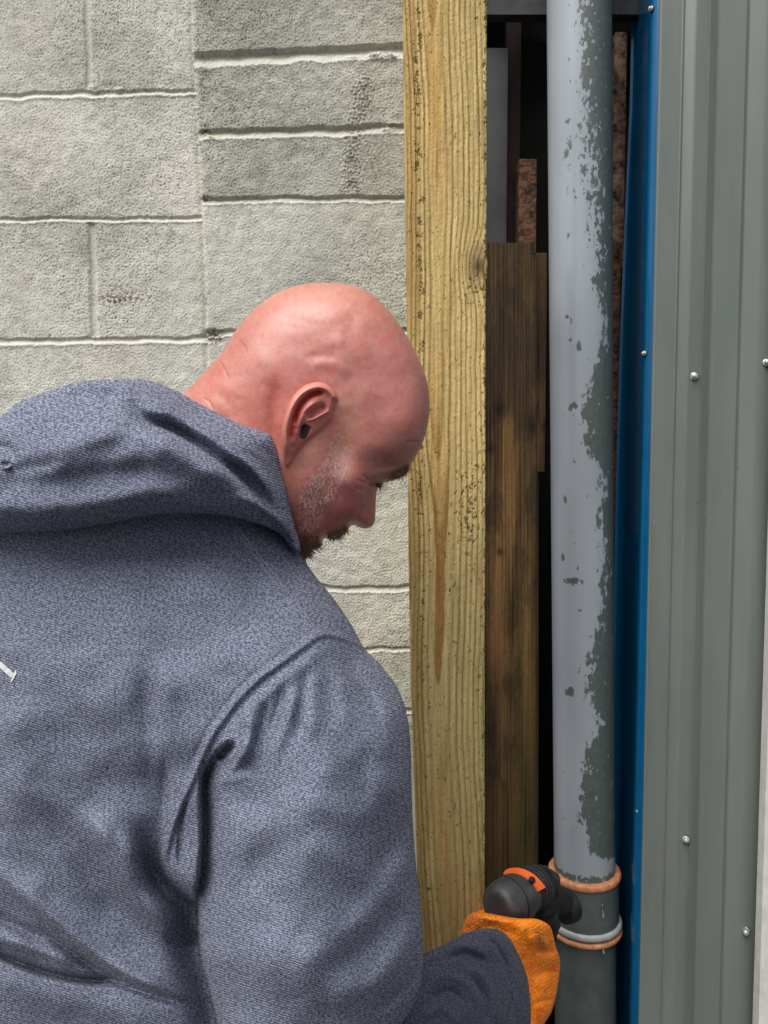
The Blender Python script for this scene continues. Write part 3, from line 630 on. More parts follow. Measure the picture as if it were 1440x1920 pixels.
def poisson(S, iters=2500):
    ins = S['ins'] & ~S['bd']; n = ins.shape
    f = 2
    q = np.where(ins, 1.0, 0.0); h2 = S['step']**2
    # coarse to fine relaxation
    lv = [ins]; 
    while min(lv[-1].shape) > 40: lv.append(lv[-1][::2, ::2])
    q = np.zeros(lv[-1].shape); 
    for k in range(len(lv)-1, -1, -1):
        m = lv[k]; hh = h2*4**k
        if q.shape != m.shape:
            q = np.repeat(np.repeat(q, 2, 0), 2, 1)[:m.shape[0], :m.shape[1]]
            if q.shape != m.shape: q = np.pad(q, ((0, m.shape[0]-q.shape[0]), (0, m.shape[1]-q.shape[1])), mode='edge')
        q = q*m
        for _ in range(400 if k else 250):
            p = np.pad(q, 1); q = .25*(p[:-2, 1:-1] + p[2:, 1:-1] + p[1:-1, :-2] + p[1:-1, 2:] + 4*hh)*m
    return q
def close_sheet(name, S, Yf, Yb, mat, parent, attrs=None, uvs=1.0, backshrink=0.0):
    X, Y, ins, bd = S['X'], S['Y'], S['ins'], S['bd']
    fi = -np.ones(X.shape, int); fi[ins] = np.arange(ins.sum()); nf = int(ins.sum())
    inner = ins & ~bd; bi = fi.copy(); bi[inner] = nf + np.arange(inner.sum())
    full = ins[:-1, :-1] & ins[1:, :-1] & ins[:-1, 1:] & ins[1:, 1:]
    def quads(I, flip):
        a, b, c, d = I[:-1, :-1][full], I[:-1, 1:][full], I[1:, 1:][full], I[1:, :-1][full]
        return np.stack([a, d, c, b] if not flip else [a, b, c, d], -1)
    vf = P(X[ins], Y[ins], Yf[ins]); vb = P(X[inner], Y[inner], Yb[inner])
    v = np.vstack([vf, vb]); q = np.vstack([quads(fi, False), quads(bi, True)])
    # faces whose four corners are all rim nodes would double up
    rimq = (bd[:-1, :-1] & bd[1:, :-1] & bd[:-1, 1:] & bd[1:, 1:])[full]
    keep = np.concatenate([np.ones(full.sum(), bool), ~rimq]); q = q[keep]
    used = np.zeros(len(v), bool); used[q.ravel()] = True; rm = np.cumsum(used) - 1
    v = v[used]; q = rm[q]
    at = {}
    for k, a in (attrs or {}).items():
        at[k] = np.concatenate([a[ins], a[inner]])[used]
    ysc = np.concatenate([Yf[ins], Yb[inner]])[used]*0 + float(np.median(Yf[ins]))
    uv = np.stack([np.concatenate([X[ins], X[inner]])[used], np.concatenate([Y[ins], Y[inner]])[used]], -1)*(ysc/FPX*uvs)[:, None]
    return mesh_np(name, v, q, mat, parent, attrs=at, uv=uv)
def tps(ctrl, lam=1e-4):
    c = np.array(ctrl, float); p = c[:, :2]/1000.; n = len(c)
    def U(r2): return r2*np.log(r2 + 1e-12)*.5
    K = U(((p[:, None]-p[None])**2).sum(-1)) + lam*np.eye(n); A = np.zeros((n+3, n+3)); A[:n, :n] = K; A[:n, n] = 1; A[:n, n+1:] = p; A[n:, :n] = A[:n, n:].T
    w_ = np.linalg.solve(A, np.concatenate([c[:, 2], np.zeros(3)]))
    def f(X, Y):
        o = w_[n] + w_[n+1]*X/1000. + w_[n+2]*Y/1000.
        for i in range(n): o = o + w_[i]*U((X/1000. - p[i, 0])**2 + (Y/1000. - p[i, 1])**2)
        return o
    return f
def qround(d, wd, R_):                   # quarter-round fall-off towards an edge
    t = np.clip(1 - d/wd, 0, 1); return R_*(1 - np.sqrt(np.clip(1 - t*t, 0, 1)))

person = thing('person', 'bald man in a grey blue hooded sweatshirt leaning forward with a power tool', 'person', loc=(-.15, .72, 0))
HY = .78
def build_head():
    out = [(344, 738), (362, 720), (383, 699), (401, 677), (414, 662), (427, 643), (445, 615), (467, 589), (495, 565), (528, 545), (564, 534), (600, 530), (636, 531), (665, 536), (694, 550), (719, 572), (741, 598), (759, 624), (777, 656), (791, 686), (801, 717), (805.5, 750), (804.5, 782), (799, 810), (789, 839), (777, 860), (768, 876), (761, 889), (748, 897), (730, 903), (716, 907), (709, 914), (706, 926), (704.5, 945), (704, 962), (702.5, 977), (697, 986.5), (685, 991), (674, 989), (665, 985), (658, 986), (653, 993), (645, 1003), (631, 1012), (617, 1010.5), (609, 1009), (605, 1014), (604, 1021), (597, 1028), (585, 1033), (577, 1042), (568, 1056), (550, 1050), (525, 1010), (490, 965), (440, 950), (400, 960), (340, 1000), (280, 990), (220, 920), (230, 850), (280, 790)]
    S = sheet(out, 1.5, None, None); X, Y = S['X'], S['Y']
    q = poisson(S); h = np.sqrt(np.clip(q, 0, None))*HY/FPX        # metres of half thickness for a round form
    h = h*.80
    h = .079*np.tanh(h/.079*1.08)*1.0 + .0
    E = lambda cx, cy, rx, ry, a=0: np.exp(-((((X-cx)*math.cos(a) + (Y-cy)*math.sin(a))/rx)**2 + ((-(X-cx)*math.sin(a) + (Y-cy)*math.cos(a))/ry)**2))
    d = np.zeros_like(X)
    d += -.007*E(722, 880, 40, 26, .4)            # temple hollow behind the brow
    d += .006*E(768, 800, 45, 60)                 # forehead
    d += .004*stroke(X, Y, [(690, 905), (712, 892), (745, 885), (765, 868)], 10, 1, .3)/1.0   # brow ridge
    d += -.0065*E(703, 912, 16, 12)               # eye socket
    d += .0032*E(695, 915, 10, 7, .5)             # lid
    d += .0055*E(655, 905, 34, 26, .5)            # cheek bone
    d += .004*E(640, 955, 34, 26, .6)             # cheek
    d += -.004*E(690, 940, 7, 30, .15)            # side of nose
    d += -.0028*stroke(X, Y, [(684, 940), (676, 962), (664, 980), (650, 992)], 4, 1, .3)
    d += .0042*E(684, 977, 11, 10)                # nostril wing
    d += -.004*E(667, 983, 6, 3.5)
    d += -.003*stroke(X, Y, [(655, 975), (635, 993), (618, 1006)], 6, 1, .3)
    d += .004*E(592, 1000, 28, 26)                # jowl
    d += -.005*E(636, 840, 26, 45, .2)            # hollow in front of ear
    d += .003*E(585, 900, 26, 60, .25)            # jaw muscle
    d += -.006*stroke(X, Y, [(520, 700), (515, 790), (530, 880)], 16, .7, .3)   # behind ear
    d += .0022*E(500, 700, 60, 55)                # mastoid / skull back edge
    # bumps and wrinkles on the scalp
    for pts, wd, a in [([(515, 600), (545, 595), (580, 606), (620, 612)], 7, -.0008), ([(500, 615), (540, 612), (575, 622)], 6, -.0006), ([(600, 655), (625, 640), (650, 645)], 12, .0013), ([(565, 690), (600, 682), (640, 690), (660, 712)], 12, .0018), ([(570, 672), (600, 668), (640, 672)], 8, -.0010),
                       ([(640, 700), (665, 725), (672, 760)], 12, -.0012), ([(640, 590), (655, 610), (650, 640)], 14, -.0009), ([(610, 600), (640, 575), (675, 578)], 18, .0012), ([(690, 640), (715, 690), (735, 745)], 16, -.0008), ([(755, 826), (775, 828), (792, 826)], 2.2, -.0010), ([(700, 905), (690, 900), (678, 888)], 2.6, -.0012), ([(694, 908), (680, 904), (664, 898)], 2.2, -.0009), ([(690, 918), (674, 918), (662, 912)], 2.4, -.0008),
                       ([(411, 674), (421, 690), (430, 715)], 1.8, -.0007), ([(447, 634), (458, 648), (464, 664)], 1.6, -.0006), ([(380, 745), (394, 756), (400, 775)], 2.5, -.0009), ([(395, 735), (425, 750), (440, 775)], 8, -.0008), ([(720, 868), (740, 872), (756, 862)], 5, -.0012), ([(705, 880), (725, 884), (745, 876)], 4, .0010)]:
        d += stroke(X, Y, pts, wd, a*(.55 if wd > 5 else 1), .3)
    d += .0003*samp(NL, X/420., Y/420.) + .00004*samp(NF, X/260., Y/260.) + .00007*samp(NM, X/700., Y/700.)
    fade = np.clip(h/.03, 0, 1)
    sc = 1.0
    Yf = HY - h - d*fade*sc; Yb = HY + h
    # ---- albedo, plus painted shade in the ear canal
    C = lambda *c: np.array(c, float)
    col = np.ones(X.shape + (3,))*C(.56, .215, .170)
    def tint(m, c, k=1.0):
        nonlocal col
        m = np.clip(m*k, 0, 1)[..., None]; col = col*(1 - m) + C(*c)*m
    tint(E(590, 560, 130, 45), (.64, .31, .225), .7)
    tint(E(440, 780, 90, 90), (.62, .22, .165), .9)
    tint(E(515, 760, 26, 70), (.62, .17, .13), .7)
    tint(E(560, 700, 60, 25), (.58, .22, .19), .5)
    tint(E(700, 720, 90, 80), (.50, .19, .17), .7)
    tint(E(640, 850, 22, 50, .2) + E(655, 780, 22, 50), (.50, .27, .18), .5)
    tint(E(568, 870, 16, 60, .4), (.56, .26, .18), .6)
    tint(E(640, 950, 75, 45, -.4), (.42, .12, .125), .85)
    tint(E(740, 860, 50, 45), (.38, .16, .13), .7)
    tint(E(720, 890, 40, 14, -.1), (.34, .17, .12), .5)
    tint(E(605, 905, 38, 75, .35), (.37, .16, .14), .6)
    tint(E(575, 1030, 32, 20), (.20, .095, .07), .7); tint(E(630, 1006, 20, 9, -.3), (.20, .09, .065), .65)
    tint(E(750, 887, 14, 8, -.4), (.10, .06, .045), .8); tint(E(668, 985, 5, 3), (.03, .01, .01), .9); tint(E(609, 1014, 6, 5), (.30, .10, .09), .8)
    tint(stroke(X, Y, [(411, 674), (421, 690), (430, 715)], 1.6, 1, .2) + stroke(X, Y, [(447, 634), (458, 648), (464, 664)], 1.4, 1, .2), (.28, .11, .09), .6)
    tint(stroke(X, Y, [(755, 826), (775, 828), (792, 826)], 1.8, 1, .3), (.25, .12, .10), .6)
    tint(stroke(X, Y, [(720, 905), (708, 909), (697, 909), (690, 904)], 2.0, 1, .2), (.05, .03, .025), .85)
    col *= (1 + .04*samp(NM, X/260., Y/260.) + .05*samp(NF, X/300., Y/300.))[..., None]
    col[..., 1] *= 1 - .05*samp(NL, X/220., Y/220.); col[..., 2] *= 1 - .05*samp(NL, X/220., Y/220.)
    tint(E(570, 809, 6.5, 13), (.02, .007, .006), 1.6)  # shade of the ear canal painted dark on the head
    shv = np.clip(E(490, 700, 110, 70) + E(640, 690, 90, 50), 0, 1)
    col *= (1 - shv*.10*np.clip(samp(NH, X/190., Y/190.) - .1, 0, 1.6))[..., None]
    col *= np.array([.79, .735, .74])
    body = close_sheet('body', S, Yf, Yb, M['skin'], person, attrs={'col': np.clip(col, .01, .9)})
    # depth lookup for hair and the ear
    def depth(px, py):
        i = np.clip(((np.asarray(py) - S['Y'][0, 0])/1.5).astype(int), 0, X.shape[0]-1); j = np.clip(((np.asarray(px) - S['X'][0, 0])/1.5).astype(int), 0, X.shape[1]-1)
        return Yf[i, j]
    # ---- ear: its own relief standing off the head
    eo = [(598, 716), (610, 719), (621, 726), (630, 738), (634.5, 752), (634, 768), (629, 785), (620, 800), (606, 812), (592, 822), (578, 832), (566, 842), (556, 856), (547, 868), (539, 877), (534, 874), (531, 855), (528, 832), (527.5, 810), (531, 789), (537, 768), (546, 748), (559, 732), (577, 720)]
    T = sheet(eo, .8, None, None); X2, Y2 = T['X'], T['Y']; ds = T['dist']
    St = lambda pts, w_, hh, tp=.2, e=(1, 1): stroke(X2, Y2, pts, w_, hh, tp, ends=e)
    base = tps([(598, 717, .010), (560, 733, .015), (530, 800, .015), (528, 850, .010), (536, 875, .002), (560, 850, .001), (600, 815, .0), (633, 780, .0), (634, 750, .003), (590, 770, .012), (560, 800, .012)])(X2, Y2)
    r = base
    helix = [(626, 776), (628, 758), (625, 742), (613, 730), (597, 726), (579, 730), (563, 741), (551, 757), (543, 776), (538, 796), (536, 818), (537, 840), (538, 860)]
    r = r + St(helix, 6.5, .0050, .12)
    r += St([(612, 738), (598, 736), (583, 741), (569, 752), (559, 768), (553, 786), (550, 800)], 4.6, -.0060, .2)
    r += St([(604, 752), (590, 756), (574, 770), (563, 790), (560, 806), (562, 820)], 5.5, .0026, .25)
    r += St([(616, 762), (600, 766), (585, 775), (572, 786)], 8, -.0065, .25)
    r += St([(619, 768), (604, 777), (588, 785), (574, 788)], 3.2, .0034, .2)
    r += St([(578, 796), (573, 806), (568, 818)], 5.5, -.010, .25)
    r += St([(572, 798), (570, 810), (565, 824)], 4.2, -.024, .2)
    r += St([(557, 802), (555, 818), (548, 838)], 7, .0022, .3)
    rim = qround(ds, 5.5, .0065)
    hx = depth(X2, Y2)
    blend = sstep(0, 1, sstep(560, 640, X2)*.0 + 1)
    Yef = hx - .0015 - np.maximum(r, -.032) + rim
    # the front edge melts into the cheek
    fm = sstep(30, 0, pline(X2, Y2, [(632, 755), (628, 788), (606, 812), (578, 832), (556, 858)])[0]*2.2)
    Yef = Yef*(1 - fm) + (hx + .0008)*fm
    Yeb = np.maximum(Yef + .004, hx + .004)
    ec = np.ones(X2.shape + (3,))*C(.58, .215, .170)
    def et(m, c, k=1.0):
        nonlocal ec
        m = np.clip(m*k, 0, 1)[..., None]; ec = ec*(1 - m) + C(*c)*m
    et(St(helix, 8, 1), (.62, .26, .205), .6)
    et(St([(612, 738), (598, 737), (583, 742), (569, 753), (559, 768), (553, 786), (548, 805), (544, 825)], 6, 1, .1), (.50, .045, .035), 1.1)
    et(np.exp(-(((X2-592)/26)**2 + ((Y2-766)/16)**2)), (.42, .13, .12), .7)
    et(np.exp(-(((X2-570)/6)**2 + ((Y2-808)/13)**2)), (.015, .005, .005), 1.5)  # same canal shade painted into the ear colour
    et(sstep(0, 30, X2*.75 + Y2*.6 - 958), (.50, .25, .17), .8)
    ec *= np.array([.90, .82, .82])
    ear = close_sheet('ear', T, Yef, Yeb, M['skin'], person, attrs={'col': np.clip(ec, .005, .9)})
    return S, depth, body, ear
S_head, hdepth, body, ear = build_head()
def strands(name, regions, mat, parent, n, length, wid, seed=3, lift=.0009):
    r = np.random.default_rng(seed); vs = []; qs = []; k = 0
    for (poly, cnt, dirn, ln) in regions:
        poly = np.array(poly, float); mn, mx = poly.min(0), poly.max(0); c = 0
        while c < cnt:
            p = mn + r.random(2)*(mx - mn)
            if not inpoly(np.array([p[0]]), np.array([p[1]]), poly)[0]: continue
            c += 1; a = math.radians(dirn + r.normal()*24); L = ln*(.5 + r.random()); curve = r.normal()*.35
            w_ = wid*(.7 + .6*r.random()); pts = []
            for t in (0, .5, 1):
                aa = a + curve*t; q = p + np.array([math.cos(aa), math.sin(aa)])*L*t
                pts.append((q, aa, t))
            y0 = float(hdepth(p[0], p[1]))
            row = []
            for q, aa, t in pts:
                nx, ny = -math.sin(aa), math.cos(aa); ww = w_*(1 - .75*t)
                yy = min(float(hdepth(q[0], q[1])), y0 + .002) - lift*(.25 + t)
                row.append((P(q[0] + nx*ww, q[1] + ny*ww, yy), P(q[0] - nx*ww, q[1] - ny*ww, yy)))
            for a_, b_ in row: vs += [a_, b_]
            qs += [(k, k+1, k+3, k+2), (k+2, k+3, k+5, k+4)]; k += 6
    return mesh_np(name, vs, qs, mat, parent, smooth=False)
strands('stubble', [([(628, 800), (665, 840), (655, 880), (625, 930), (580, 960), (558, 935), (585, 890), (615, 850)], 460, 95, 11), ([(560, 930), (610, 930), (600, 985), (560, 1000)], 160, 80, 7)], M['hair_light'], person, 1, 1, .24, lift=.0010)
strands('beard', [([(556, 1020), (600, 1018), (590, 1030), (575, 1045), (560, 1052)], 240, 55, 13), ([(565, 1000), (600, 1005), (596, 1024), (568, 1030)], 160, 60, 8), ([(612, 1000), (650, 985), (652, 992), (640, 1003), (628, 1010), (614, 1009)], 170, 50, 11), ([(560, 900), (640, 860), (630, 940), (565, 1000)], 140, 85, 6)], M['hair_brown'], person, 1, 1, .5, seed=5)
strands('eyebrow', [([(726, 896), (745, 880), (765, 868), (767, 876), (758, 889), (742, 897)], 170, 60, 10)], M['hair_brown'], person, 1, 1, .6, seed=8)
strands('eyelashes', [([(704, 906), (716, 905), (713, 911), (706, 912)], 26, 50, 15)], M['tool_gloss'], person, 1, 1, .55, seed=9)

# ---- sweatshirt body and right sleeve: one draped surface
def build_hoodie():
    out = [(-300, 880), (-150, 800), (0, 800), (120, 790), (260, 800), (400, 830), (480, 890), (535, 980), (560, 1030), (585, 1072), (620, 1115), (655, 1165), (683, 1215), (715, 1248), (745, 1290), (763, 1340), (770, 1400), (772, 1480), (775, 1560), (782, 1640), (790, 1710), (794, 1780), (790, 1840), (775, 1885), (748, 1925), (700, 1985), (620, 2060), (520, 2110), (400, 2170), (250, 2220), (50, 2230), (-200, 2230), (-340, 2150), (-420, 1900), (-430, 1500), (-400, 1100)]
    S = sheet(out, 2.2, None, None); X, Y, ds = S['X'], S['Y'], S['dist']
    base = tps([(-420, 1000, .80), (-420, 1500, .80), (-420, 2100, .85), (-200, 850, .72), (-200, 1250, .665), (-200, 1700, .66), (-200, 2150, .70),
                (0, 850, .69), (0, 1050, .645), (0, 1250, .61), (0, 1600, .605), (0, 1900, .62), (0, 2200, .65),
                (200, 850, .70), (200, 1020, .635), (200, 1250, .585), (200, 1500, .585), (200, 1700, .60), (200, 1900, .61), (200, 2200, .64),
                (400, 900, .72), (420, 1050, .645), (400, 1200, .595), (330, 1400, .575), (560, 1080, .69), (540, 1150, .625), (600, 1190, .63), (680, 1220, .665),
                (560, 1300, .575), (480, 1400, .560), (620, 1420, .550), (740, 1420, .60), (580, 1600, .525), (750, 1650, .585), (450, 1650, .545), (580, 1800, .515), (760, 1830, .575), (450, 1900, .54), (600, 2050, .53), (740, 1930, .58), (450, 2120, .56)])
    B = base(X, Y)
    # sleeve / body split
    L = catmull([(440, 1375), (404, 1425), (386, 1468), (388, 1555), (384, 1640), (373, 1697), (376, 1783), (396, 1862), (412, 1930), (430, 2060), (460, 2180)], 5)
    d, s, t = pline(X, Y, L)
    act = sstep(1385, 1470, Y)
    slv = s < 0                                # right-hand (image) side of the downward line
    flap = inpoly(X, Y, catmull([(307, 1250), (360, 1300), (430, 1330), (470, 1370), (430, 1500), (430, 1640), (420, 1760), (385, 1714), (364, 1697), (330, 1669), (303, 1640), (296, 1600), (302, 1550), (307, 1498), (307, 1373)], 5, True))*1.0
    fd = pline(X, Y, [(307, 1250), (307, 1373), (307, 1498), (302, 1550), (296, 1600), (303, 1640), (330, 1669), (364, 1697), (385, 1714), (420, 1760)])[0]
    fm = flap*(1 - np.exp(-(fd/11)**1.5))
    hol = .050*np.exp(-(d/45)**2) + .034*np.exp(-(d/120)**2)
    B = np.where(slv, B + act*qround(d, 80, .045), B + act*(hol*(1 - fm) + fm*(.045*np.exp(-(d/8)**2) + .008)))
    F = np.zeros_like(X)
    st = lambda pts, w_, hh, tp=.25, sh=None, e=(1, 1): stroke(X, Y, pts, w_, hh, tp, sh, ends=e)
    # --- flap of the back panel beside the arm, narrowing to a point
    F += fm*.004*sstep(1400, 1500, Y)*act*(s > 0)
    F += st([(358, 1475), (342, 1530), (336, 1600), (340, 1650)], 4, -.006, .3)*(s > 0); F += st([(322, 1480), (312, 1560), (308, 1620)], 9, .003, .3)
    # deep hollow left of the flap and diagonal hollow below it
    F += st([(282, 1520), (278, 1580), (288, 1640), (330, 1700), (385, 1740)], 24, -.030, .6)
    F += st([(215, 1540), (250, 1600), (290, 1680), (350, 1735)], 15, .008, .3)
    F += st([(150, 1500), (205, 1590), (270, 1690), (350, 1760), (400, 1780)], 30, .013, .25, 18)
    F += st([(60, 1480), (130, 1580), (215, 1700), (330, 1810)], 26, -.007, .3)
    F += st([(300, 1745), (350, 1758), (400, 1760)], 18, -.012, .4)
    # long diagonal roll with a crease under it
    F += st([(-40, 1600), (60, 1690), (150, 1765), (235, 1825), (330, 1870), (400, 1895)], 26, .011, .3, 14)
    F += st([(60, 1730), (140, 1790), (220, 1838), (300, 1868), (395, 1895)], 9, -.010, .25)
    F += st([(-60, 1700), (0, 1722), (60, 1750), (110, 1768)], 10, -.006, .3); F += st([(-80, 1740), (0, 1760), (80, 1785), (170, 1815)], 17, .007, .3, 12)
    F += st([(-60, 1770), (10, 1795), (80, 1822), (160, 1838), (240, 1840)], 8, -.018, .2, 6)
    F += st([(-60, 1810), (60, 1860), (200, 1890), (350, 1920)], 34, .006, .25)
    F += st([(20, 1300), (30, 1450), (50, 1560)], 38, .004, .3); F += st([(120, 1320), (130, 1440), (190, 1560)], 50, -.004, .3)
    F += st([(306, 1200), (308, 1300), (304, 1420), (300, 1500)], 26, .0045, .3, 16)
    F += st([(272, 1220), (280, 1340), (280, 1480)], 24, -.005, .3)
    F += st([(260, 1060), (290, 1130), (330, 1200), (350, 1260)], 40, -.004, .3); F += st([(330, 1060), (400, 1110), (470, 1180)], 40, .003, .3)
    F += st([(430, 1040), (500, 1130), (560, 1200)], 24, -.003, .3)
    F += st([(60, 1040), (200, 1030), (330, 1020), (440, 1030)], 30, -.006, .3)
    # shoulder: piped armhole seam, double
    A = [(700, 1228), (664, 1207), (632, 1194), (600, 1190), (566, 1213), (530, 1240), (488, 1270), (452, 1305), (424, 1340), (396, 1382), (371, 1434), (348, 1490), (326, 1542), (312, 1592), (306, 1636)]
    F += st(A, 6.0, .0034, .05); F += st([(a + 7, b + 8) for a, b in A], 4, -.0020, .05); F += st([(a - 10, b - 8) for a, b in A[3:]], 3, -.0012, .1)
    F += st([(a + 22, b + 20) for a, b in A[3:11]], 14, .0035, .2)
    # shoulder seam stitching from the hood to the armhole
    SS = [(436, 985), (470, 1025), (505, 1070), (540, 1115), (575, 1160), (598, 1188)]
    F += st(SS, 7, .0016, .1); F += st(SS, 2.4, -.0022, .05)
    # pleats of the sleeve head
    for pts, w_, hh in [([(560, 1262), (545, 1330), (520, 1400), (505, 1450)], 13, .0045), ([(535, 1275), (518, 1340), (498, 1390)], 9, -.0040), ([(598, 1235), (590, 1310), (585, 1400)], 18, .0045), ([(578, 1245), (566, 1320), (552, 1400)], 9, -.0035), ([(645, 1215), (668, 1262), (700, 1320), (730, 1400)], 14, -.005), ([(620, 1225), (640, 1290), (655, 1370)], 16, .003),
                        ([(470, 1320), (468, 1370), (450, 1412), (425, 1440)], 14, .010), ([(442, 1392), (428, 1404), (406, 1428)], 7, -.016), ([(470, 1372), (462, 1410), (438, 1440), (410, 1452)], 9, .006), ([(500, 1310), (492, 1360), (470, 1420)], 8, -.004),
                        ([(470, 1440), (450, 1455), (420, 1462), (395, 1470)], 13, .004), ([(740, 1480), (720, 1560), (740, 1640)], 26, -.005), ([(770, 1500), (735, 1590), (690, 1660)], 24, -.0045), ([(775, 1580), (720, 1680), (640, 1760)], 26, .0045),
                        ([(780, 1660), (730, 1740), (650, 1800), (580, 1830)], 26, -.0045), ([(790, 1700), (750, 1790), (690, 1850), (600, 1890)], 24, .0055), ([(792, 1790), (770, 1840), (730, 1880), (690, 1910)], 12, -.005), ([(650, 1880), (600, 1920), (540, 1960)], 30, -.005),
                        ([(470, 1560), (520, 1640), (540, 1740)], 46, -.003), ([(440, 1700), (480, 1800), (520, 1900)], 40, .003), ([(660, 1470), (640, 1560), (600, 1640)], 34, .003), ([(420, 1480), (440, 1600), (440, 1700)], 26, .003),
                        ([(700, 1290), (720, 1360), (728, 1440)], 18, .003), ([(690, 1380), (680, 1450), (690, 1520)], 22, -.0025)]:
        F += st(pts, w_, hh, .3)
    F = F*1.3 + .0012*samp(NL, X/700., Y/700.) + .00035*samp(NM, X/1500., Y/1500.)
    rim = qround(ds, 75, .050)
    Yf = B - F + rim
    for _ in range(3):
        p_ = np.pad(Yf, 1, mode='edge'); sm = (p_[:-2, 1:-1] + p_[2:, 1:-1] + p_[1:-1, :-2] + p_[1:-1, 2:] + 2*Yf)/6; Yf = np.where(ds > 10, sm, Yf)
    # sleeve silhouette wobble is in the outline; back of the body
    bulge = np.sqrt(np.clip(np.minimum(ds, 260)/260., 0, 1))
    Yb = Yf.copy(); edgeY = base(X, Y) + .05
    Yb = np.maximum(Yf + .004*np.clip(ds/6, 0, 1), edgeY + .20*bulge*sstep(420, 200, X) + .07*bulge)
    Yb = np.where(S['bd'], Yf, Yb)
    dl = np.pad(Yf, 3, mode='edge'); mx = Yf.copy()
    for a in range(7):
        for b in range(7): mx = np.maximum(mx, dl[a:a+Yf.shape[0], b:b+Yf.shape[1]])
    Yb = np.where(S['bd'], Yf, np.maximum(Yb, np.where(ds > 14, mx + .012, 0)))
    o = close_sheet('sweatshirt', S, Yf, Yb, M['fabric'], person)
    def dep(px, py):
        i = np.clip(((np.asarray(py) - S['Y'][0, 0])/2.2).astype(int), 0, X.shape[0]-1); j = np.clip(((np.asarray(px) - S['X'][0, 0])/2.2).astype(int), 0, X.shape[1]-1); return Yf[i, j]
    # stitched threads along the shoulder seam
    th = Mb(); q = catmull(SS, 12); dirn = np.gradient(q, axis=0)
    for off in (-3.2, 3.2):
        for k in range(2, len(q)-2, 1):
            nrm = np.array([-dirn[k][1], dirn[k][0]])/np.hypot(*dirn[k]); a = q[k] + nrm*off; b = a + dirn[k]*.55 + nrm*1.2
            ya = float(dep(*a)) - .0009; th.tube([V(a[0], a[1], ya), V(b[0], b[1], ya)], .0007, 5)
    th.build('shoulder_stitching', M['seam'], o)
    # end of a white printed stroke on the back
    pr = catmull([(-60, 1215), (-25, 1228), (0, 1246), (16, 1260), (24, 1268)], 8); g2 = np.gradient(pr, axis=0); v = []
    for k, p in enumerate(pr):
        nrm = np.array([-g2[k][1], g2[k][0]])/np.hypot(*g2[k]); wd = 5.0
        for sgn in (-1, 1):
            a = p + nrm*wd*sgn; v.append(P(a[0], a[1], float(dep(*a)) - .0012))
    n0 = len(v); tip = [(29, 1255), (31, 1263), (21, 1280), (20, 1277)]
    v += [P(a, b, float(dep(a, b)) - .0013) for a, b in tip]
    mesh_np('printed_letter', v, [(2*k, 2*k+1, 2*k+3, 2*k+2) for k in range(len(pr)-1)] + [(n0, n0+1, n0+2, n0+3)], M['white_print'], o, smooth=False)
    return S, o, dep
S_hoodie, hoodie, sdepth = build_hoodie()

